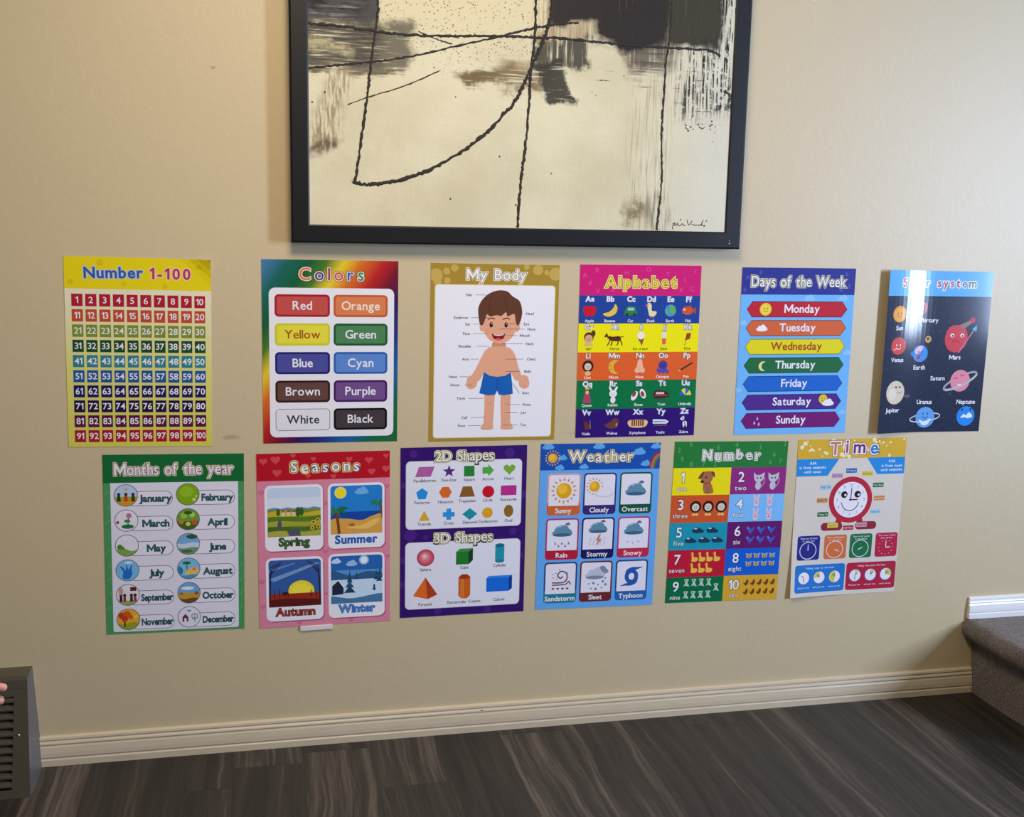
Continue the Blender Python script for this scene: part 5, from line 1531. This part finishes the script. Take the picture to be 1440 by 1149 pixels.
strand('charcoal_line', [(.0, .319), (.077, .33), (.165, .343), (.218, .354), (.289, .373), (.361, .392), (.431, .411), (.481, .425), (.524, .434), (.576, .441)], .0021, 4)
strand('charcoal_line', [(.482, .715), (.48, .483), (.48, .41), (.475, .362), (.471, .324), (.471, .283), (.468, .223), (.463, .166), (.458, .124), (.455, .094), (.45, .002)], .0029, 5)
strand('charcoal_line', [(.79, .715), (.787, .501), (.786, .426), (.779, .365), (.777, .296), (.776, .212), (.78, .106), (.773, .002)], .0023, 6)
strand('charcoal_line', [(.08, .249), (.129, .268), (.189, .288), (.236, .308), (.275, .327)], .0012, 7)
strand('charcoal_line', [(.228, .404), (.271, .389), (.3, .382)], .0014, 8)
b = bmesh.new()
rnd = random.Random(4)
for x, z in ((.152, .316), (.175, .32), (.262, .332), (.189, .288), (.349, .29), (.309, .274), (.033, .272), (.407, .153), (.007, .251), (.899, .201), (.524, .12), (.683, .334), (.611, .297), (.62, .29), (.57, .275), (.445, .05), (.30, .06)):
    r = rnd.uniform(.0012, .0028)
    bmesh.ops.create_icosphere(b, subdivisions=1, radius=r, matrix=Matrix.Translation((x, -.018, z)) @ Matrix.Diagonal((1, .25, 1, 1)))
for i in range(26):
    bmesh.ops.create_icosphere(b, subdivisions=1, radius=rnd.uniform(.0008, .0024), matrix=Matrix.Translation((rnd.uniform(.829, .905), -.018, .233 + rnd.gauss(0, .006))) @ Matrix.Diagonal((rnd.uniform(.6, 2), .25, 1, 1)))
m_dot = new_mat('paint_spatter', (84, 76, 60), 0.6)
tag(link_mesh('paint_spatter', b, m_dot, canvas), kind='stuff')
# signature scrawl in the lower right corner
b_pts = [[(.811, .004), (.812, .018)], [(.812, .016), (.817, .019), (.815, .013), (.820, .014), (.823, .018), (.824, .013), (.830, .013), (.834, .017), (.838, .013), (.842, .013)], [(.829, .024), (.831, .028)],
         [(.845, .026), (.850, .014), (.858, .024)], [(.857, .016), (.866, .014), (.874, .015), (.880, .014)], [(.879, .013), (.884, .026), (.881, .015), (.889, .014), (.886, .011)], [(.891, .022), (.893, .026)]]
b = bmesh.new()
for pl in b_pts:
    q = catmull(pl, 5)
    rings = []
    for i, p in enumerate(q):
        a, c = q[max(i - 1, 0)], q[min(i + 1, len(q) - 1)]
        d = math.dist(a, c) or 1
        tx, tz = (c[0] - a[0]) / d, (c[1] - a[1]) / d
        rings.append([(p[0] - tz * .0009 * cos(k * pi / 3), -.0181 - .0004 * sin(k * pi / 3), p[1] + tx * .0009 * cos(k * pi / 3)) for k in range(6)])
    bm_loft(b, rings, closed=True, cap=True)
bmesh.ops.recalc_face_normals(b, faces=b.faces)
link_mesh('signature', b, new_mat('signature_ink', (24, 22, 26), .6), canvas)

# ------------------------------------------------------------------ adhesive strip under the Seasons poster
b = bmesh.new()
bm_box(b, -.036, .036, -.0036, 0, -.0055, .0055)
bevel(b, .0012, 2)
o = link_mesh('adhesive_strip', b, new_mat('white_plastic', (228, 226, 224), .35))
o.location = (.1135, -.0002, .2795)
o.rotation_euler = (0, -.012, 0)
tag(o, 'small white adhesive strip sticking out below the pink Seasons poster', 'adhesive strip')

# ------------------------------------------------------------------ floor-standing vent cover
m_vent = new_mat('vent_enamel', (74, 70, 58), 0.34, spec=0.5)
m_vside = new_mat('vent_enamel_lit_side', (92, 92, 96), 0.4, spec=0.5)  # same enamel, coloured lighter and bluer for light reflected off the side
m_dark = new_mat('vent_dark', (18, 17, 15), 0.8)
vent = empty('vent_cover', (-.76, 0, 0), 'dark grey metal vent cover with horizontal louvres against the wall, bottom corner', 'vent')
VT = .229
x0b, x1b, x0t, x1t = -.279, .279, -.268, .268       # local half widths at floor and top
fy = lambda z: -.142 + (.142 - .058) * z / VT        # sloping front
hw = lambda z: x1b + (x1t - x1b) * z / VT
b = bmesh.new()
# side walls, top and back as a folded sheet 3 mm thick
for sg in (-1, 1):
    pr = [(0, 0), (fy(0), 0), (fy(VT - .006), VT - .006), (fy(VT) + .006, VT), (0, VT)]
    outer = [b.verts.new((sg * hw(z), y, z)) for y, z in pr]
    inner = [b.verts.new((sg * (hw(z) - .003), y, z)) for y, z in pr]
    f = b.faces.new(outer); f.material_index = 1
    b.faces.new(list(reversed(inner)))
    for i in range(5):
        j = (i + 1) % 5
        b.faces.new((outer[i], outer[j], inner[j], inner[i]))
tp = [(0, VT), (fy(VT) + .006, VT), (fy(VT - .006), VT - .006), (fy(VT - .022), VT - .022)]
bm_loft(b, [[(-hw(z), y, z + .0004) for y, z in tp], [(hw(z), y, z + .0004) for y, z in tp]], closed=False)
bmesh.ops.recalc_face_normals(b, faces=b.faces)
link_mesh('housing', b, [m_vent, m_vside], vent)
b = bmesh.new()
edge = lambda u, z: u if abs(u) < .26 else math.copysign(hw(z), u)
def fr(u0, u1, z0, z1, d0=.0, d1=.0015):
    """flat panel on the sloping front"""
    vs1 = [b.verts.new((x, fy(z) - d, z)) for d in (d0, d1) for x, z in ((edge(u0, z0), z0), (edge(u1, z0), z0), (edge(u1, z1), z1), (edge(u0, z1), z1))]
    for f in ((3, 2, 1, 0), (4, 5, 6, 7), (0, 1, 5, 4), (1, 2, 6, 5), (2, 3, 7, 6), (3, 0, 4, 7)):
        b.faces.new([vs1[i] for i in f])
LX = .243
fr(-.268, -LX, .0, VT - .022); fr(LX, .268, .0, VT - .022)
fr(-LX, LX, .0, .016); fr(-LX, LX, VT - .036, VT - .022)
bmesh.ops.recalc_face_normals(b, faces=b.faces)
link_mesh('front_panel', b, m_vent, vent)
b = bmesh.new()
vs1 = [b.verts.new(p) for p in ((-.26, fy(.01) + .02, .01), (.26, fy(.01) + .02, .01), (.26, fy(VT - .03) + .02, VT - .03), (-.26, fy(VT - .03) + .02, VT - .03))]
b.faces.new(vs1)
link_mesh('dark_recess_sheet', b, m_dark, vent)  # near-black sheet standing in for the shade behind the louvres
nl = 11
for k in range(nl):
    z = .0225 + k * (VT - .036 - .016) / nl
    b = bmesh.new()
    y = fy(z)
    rings = []
    for x in (-LX, LX):
        rings.append([(x, y - .0015, z - .0035), (x, y - .0030, z - .0005), (x, y - .0022, z + .002), (x, y + .010, z + .009), (x, y + .010, z + .0075), (x, y, z - .0025)])
    bm_loft(b, rings, closed=True, cap=True)
    bmesh.ops.recalc_face_normals(b, faces=b.faces)
    link_mesh('louver', b, m_vent, vent)
m_screw = new_mat('screw_steel', (196, 190, 176), .3, metal=.8)
for z in (.118,):
    for x in (-.2555, .2535):
        b = bmesh.new()
        bmesh.ops.create_uvsphere(b, u_segments=12, v_segments=6, radius=.0036, matrix=Matrix.Translation((x, fy(z) - .0015, z)) @ Matrix.Diagonal((1, .5, 1, 1)))
        o = link_mesh('screw', b, m_screw, vent, smooth=True)
        o['label'] = 'bright steel screw'

# ------------------------------------------------------------------ person whose fingertips reach in at the edge
m_skin = new_mat('skin', (214, 150, 138), .5)
m_skin.node_tree.nodes['Principled BSDF'].inputs['Subsurface Weight'].default_value = .1
def skinned(name, verts, edges, radii, mat, parent=None, root=0, sub=2):
    me = bpy.data.meshes.new(name)
    me.from_pydata(verts, edges, [])
    ob = bpy.data.objects.new(name, me)
    COL.objects.link(ob)
    md = ob.modifiers.new('skin', 'SKIN')
    md.use_smooth_shade = True
    for v_, r in zip(me.skin_vertices[0].data, radii):
        v_.radius = r if isinstance(r, tuple) else (r, r)
        v_.use_root = False
    me.skin_vertices[0].data[root].use_root = True
    sb = ob.modifiers.new('sub', 'SUBSURF')
    sb.levels = sb.render_levels = sub
    bpy.context.view_layer.update()
    dg = bpy.context.evaluated_depsgraph_get()
    m2 = bpy.data.meshes.new_from_object(ob.evaluated_get(dg), depsgraph=dg)
    ob.modifiers.clear()
    ob.data = m2
    bpy.data.meshes.remove(me)
    m2.materials.append(mat)
    for p_ in m2.polygons:
        p_.use_smooth = True
    if parent:
        ob.parent = parent
    return ob
V, E_, RD_ = [], [], []
def jn(p, r, to=None):
    V.append(p); RD_.append(r)
    if to is not None:
        E_.append((to, len(V) - 1))
    return len(V) - 1
pel = jn((-1.24, -.66, .27), .135)
wst = jn((-1.23, -.655, .42), .115, pel)
chs = jn((-1.20, -.65, .58), .13, wst)
upc = jn((-1.18, -.645, .70), .115, chs)
nek = jn((-1.165, -.64, .775), .056, upc)
nk2 = jn((-1.150, -.638, .835), .050, nek)
hd0 = jn((-1.128, -.635, .895), .072, nk2)
hd1 = jn((-1.132, -.63, .965), .096, hd0)
hd2 = jn((-1.142, -.63, 1.035), .092, hd1)
jn((-1.145, -.63, 1.095), .060, hd2)
for sg in (-1, 1):
    er = jn((-1.140, -.63 + .088 * sg, .965), .022, hd1)
    jn((-1.146, -.63 + .106 * sg, .968), .018, er)
for sg in (-1, 1):                                    # legs folded under, kneeling
    y = -.66 + .10 * sg
    h_ = jn((-1.20, y, .21), .095, pel)
    k1 = jn((-1.02, y + .03 * sg, .14), .078, h_)
    k2 = jn((-.86, y + .05 * sg, .075), .060, k1)
    c1 = jn((-1.02, y + .07 * sg, .052), .050, k2)
    a1 = jn((-1.22, y + .07 * sg, .042), .036, c1)
    jn((-1.38, y + .06 * sg, .032), .028, a1)
    sh = jn((-1.17, -.645 + .18 * sg, .715), .058, upc)
    if sg < 0:                                        # far arm resting on the thigh
        e_ = jn((-1.11, -.89, .47), .042, sh)
        w_ = jn((-.93, -.80, .27), .028, e_)
        pm = jn((-.88, -.78, .245), (.040, .020), w_)
        for i_ in range(4):
            f0 = jn((-.84, -.75 - .02 * i_, .232), .010, pm)
            jn((-.80 - .004 * abs(i_ - 1), -.745 - .021 * i_, .212), .0085, f0)
        jn((-.86, -.735, .226), .010, pm)
    else:                                             # near arm reaching towards the vent
        e_ = jn((-.94, -.43, .50), .043, sh)
        f_ = jn((-.80, -.435, .435), .036, e_)
        HX, HZ = .030, .027
        w_ = jn((-.655 + HX, -.445, .378 + HZ), (.027, .021), f_)
        pm = jn((-.600 + HX, -.450, .366 + HZ), (.040, .018), w_)
        tips = [(-.035, .030, .4580), (-.012, .034, .4500), (.012, .030, .4700), (.034, .022, .490)]
        for i_, (dy, ln, tipx) in enumerate(tips):
            f0 = jn((-.565 + HX, -.450 + dy * .9, HZ + .364 - .004 * abs(i_ - 1)), .0105, pm)
            bend_ = (0.0, .010, .022, .028)[i_]
            f1 = jn((-.525 + HX, -.450 + dy, HZ + .362 - bend_ * .2), .0095, f0)
            f2 = jn(((-.4925 if i_ == 0 else -.515) + HX, -.450 + dy, HZ + .360 - bend_ * .8), .0088, f1)
            jn(((-tipx - .009 if i_ == 0 else -.528 - .006 * i_) + HX, -.450 + dy, HZ + .356 - bend_ * 1.6), .0072, f2)
        t0 = jn((-.590 + HX, -.488, .350 + HZ), .0125, pm)
        t1 = jn((-.535 + HX, -.492, .336 + HZ), .0110, t0)
        jn((-.4740 + HX, -.478, .3315 + HZ), .0085, t1)
person = skinned('person', V, E_, RD_, m_skin)
tag(person, 'person whose two pink fingertips show in front of the dark vent cover', 'person')
m_shirt = new_mat('shirt_cloth', (96, 104, 120), .9)
m_jean = new_mat('trouser_cloth', (52, 56, 74), .9)
skinned('shirt', [(-1.24, -.66, .255), (-1.24, -.66, .32), (-1.23, -.655, .42), (-1.20, -.65, .58), (-1.18, -.645, .70), (-1.17, -.64, .765), (-1.17, -.465, .715), (-.96, -.43, .515), (-1.17, -.825, .715), (-1.115, -.885, .485)],
        [(0, 1), (1, 2), (2, 3), (3, 4), (4, 5), (4, 6), (6, 7), (4, 8), (8, 9)], [.185, .180, .150, .162, .145, .082, .078, .058, .078, .056], m_shirt, person, 0)
tv, te, tr = [(-1.24, -.66, .34), (-1.243, -.66, .25)], [(0, 1)], [.135, .165]
for sg in (-1, 1):
    y = -.66 + .10 * sg
    n0 = len(tv)
    tv += [(-1.20, y, .21), (-1.02, y + .03 * sg, .14), (-.86, y + .05 * sg, .078), (-1.02, y + .07 * sg, .060), (-1.20, y + .07 * sg, .050)]
    tr += [.112, .090, .070, .058, .047]
    te += [(1, n0), (n0, n0 + 1), (n0 + 1, n0 + 2), (n0 + 2, n0 + 3), (n0 + 3, n0 + 4)]
skinned('trousers', tv, te, tr, m_jean, person, 0)
hb = bmesh.new()
bmesh.ops.create_uvsphere(hb, u_segments=28, v_segments=18, radius=1.0)
hm = Matrix.Translation((-1.147, -.631, 1.000)) @ Matrix.Diagonal((.106, .104, .120, 1))
bmesh.ops.transform(hb, matrix=hm, verts=hb.verts)
bmesh.ops.delete(hb, geom=[v_ for v_ in hb.verts if v_.co.z < 1.035 - .95 * max(0, -1.125 - v_.co.x)], context='VERTS')
link_mesh('hair', hb, new_mat('hair_brown', (60, 42, 32), .6), person, smooth=True)
bpy.context.view_layer.update()
def on_face(y, z):
    ok, p_, n_, k_ = person.ray_cast(Vector((-.9, y, z)), Vector((-1, 0, 0)))
    return p_ if ok else Vector((-1.05, y, z))
m_eye = new_mat('eye_dark', (30, 24, 22), .3)
for dy in (-.032, .032):
    fb = bmesh.new()
    bmesh.ops.create_uvsphere(fb, u_segments=12, v_segments=8, radius=.010, matrix=Matrix.Translation(on_face(-.632 + dy, .985)) @ Matrix.Diagonal((.5, 1.2, .8, 1)))
    link_mesh('eye', fb, m_eye, person, smooth=True)
fb = bmesh.new()
bmesh.ops.create_uvsphere(fb, u_segments=14, v_segments=8, radius=.022, matrix=Matrix.Translation(on_face(-.633, .905)) @ Matrix.Diagonal((.25, 1, .3, 1)))
link_mesh('mouth', fb, new_mat('lip', (168, 84, 78), .5), person, smooth=True)
fb = bmesh.new()
bmesh.ops.create_uvsphere(fb, u_segments=14, v_segments=10, radius=.017, matrix=Matrix.Translation(on_face(-.633, .948)) @ Matrix.Diagonal((1.1, .8, 1.5, 1)))
link_mesh('nose', fb, m_skin, person, smooth=True)
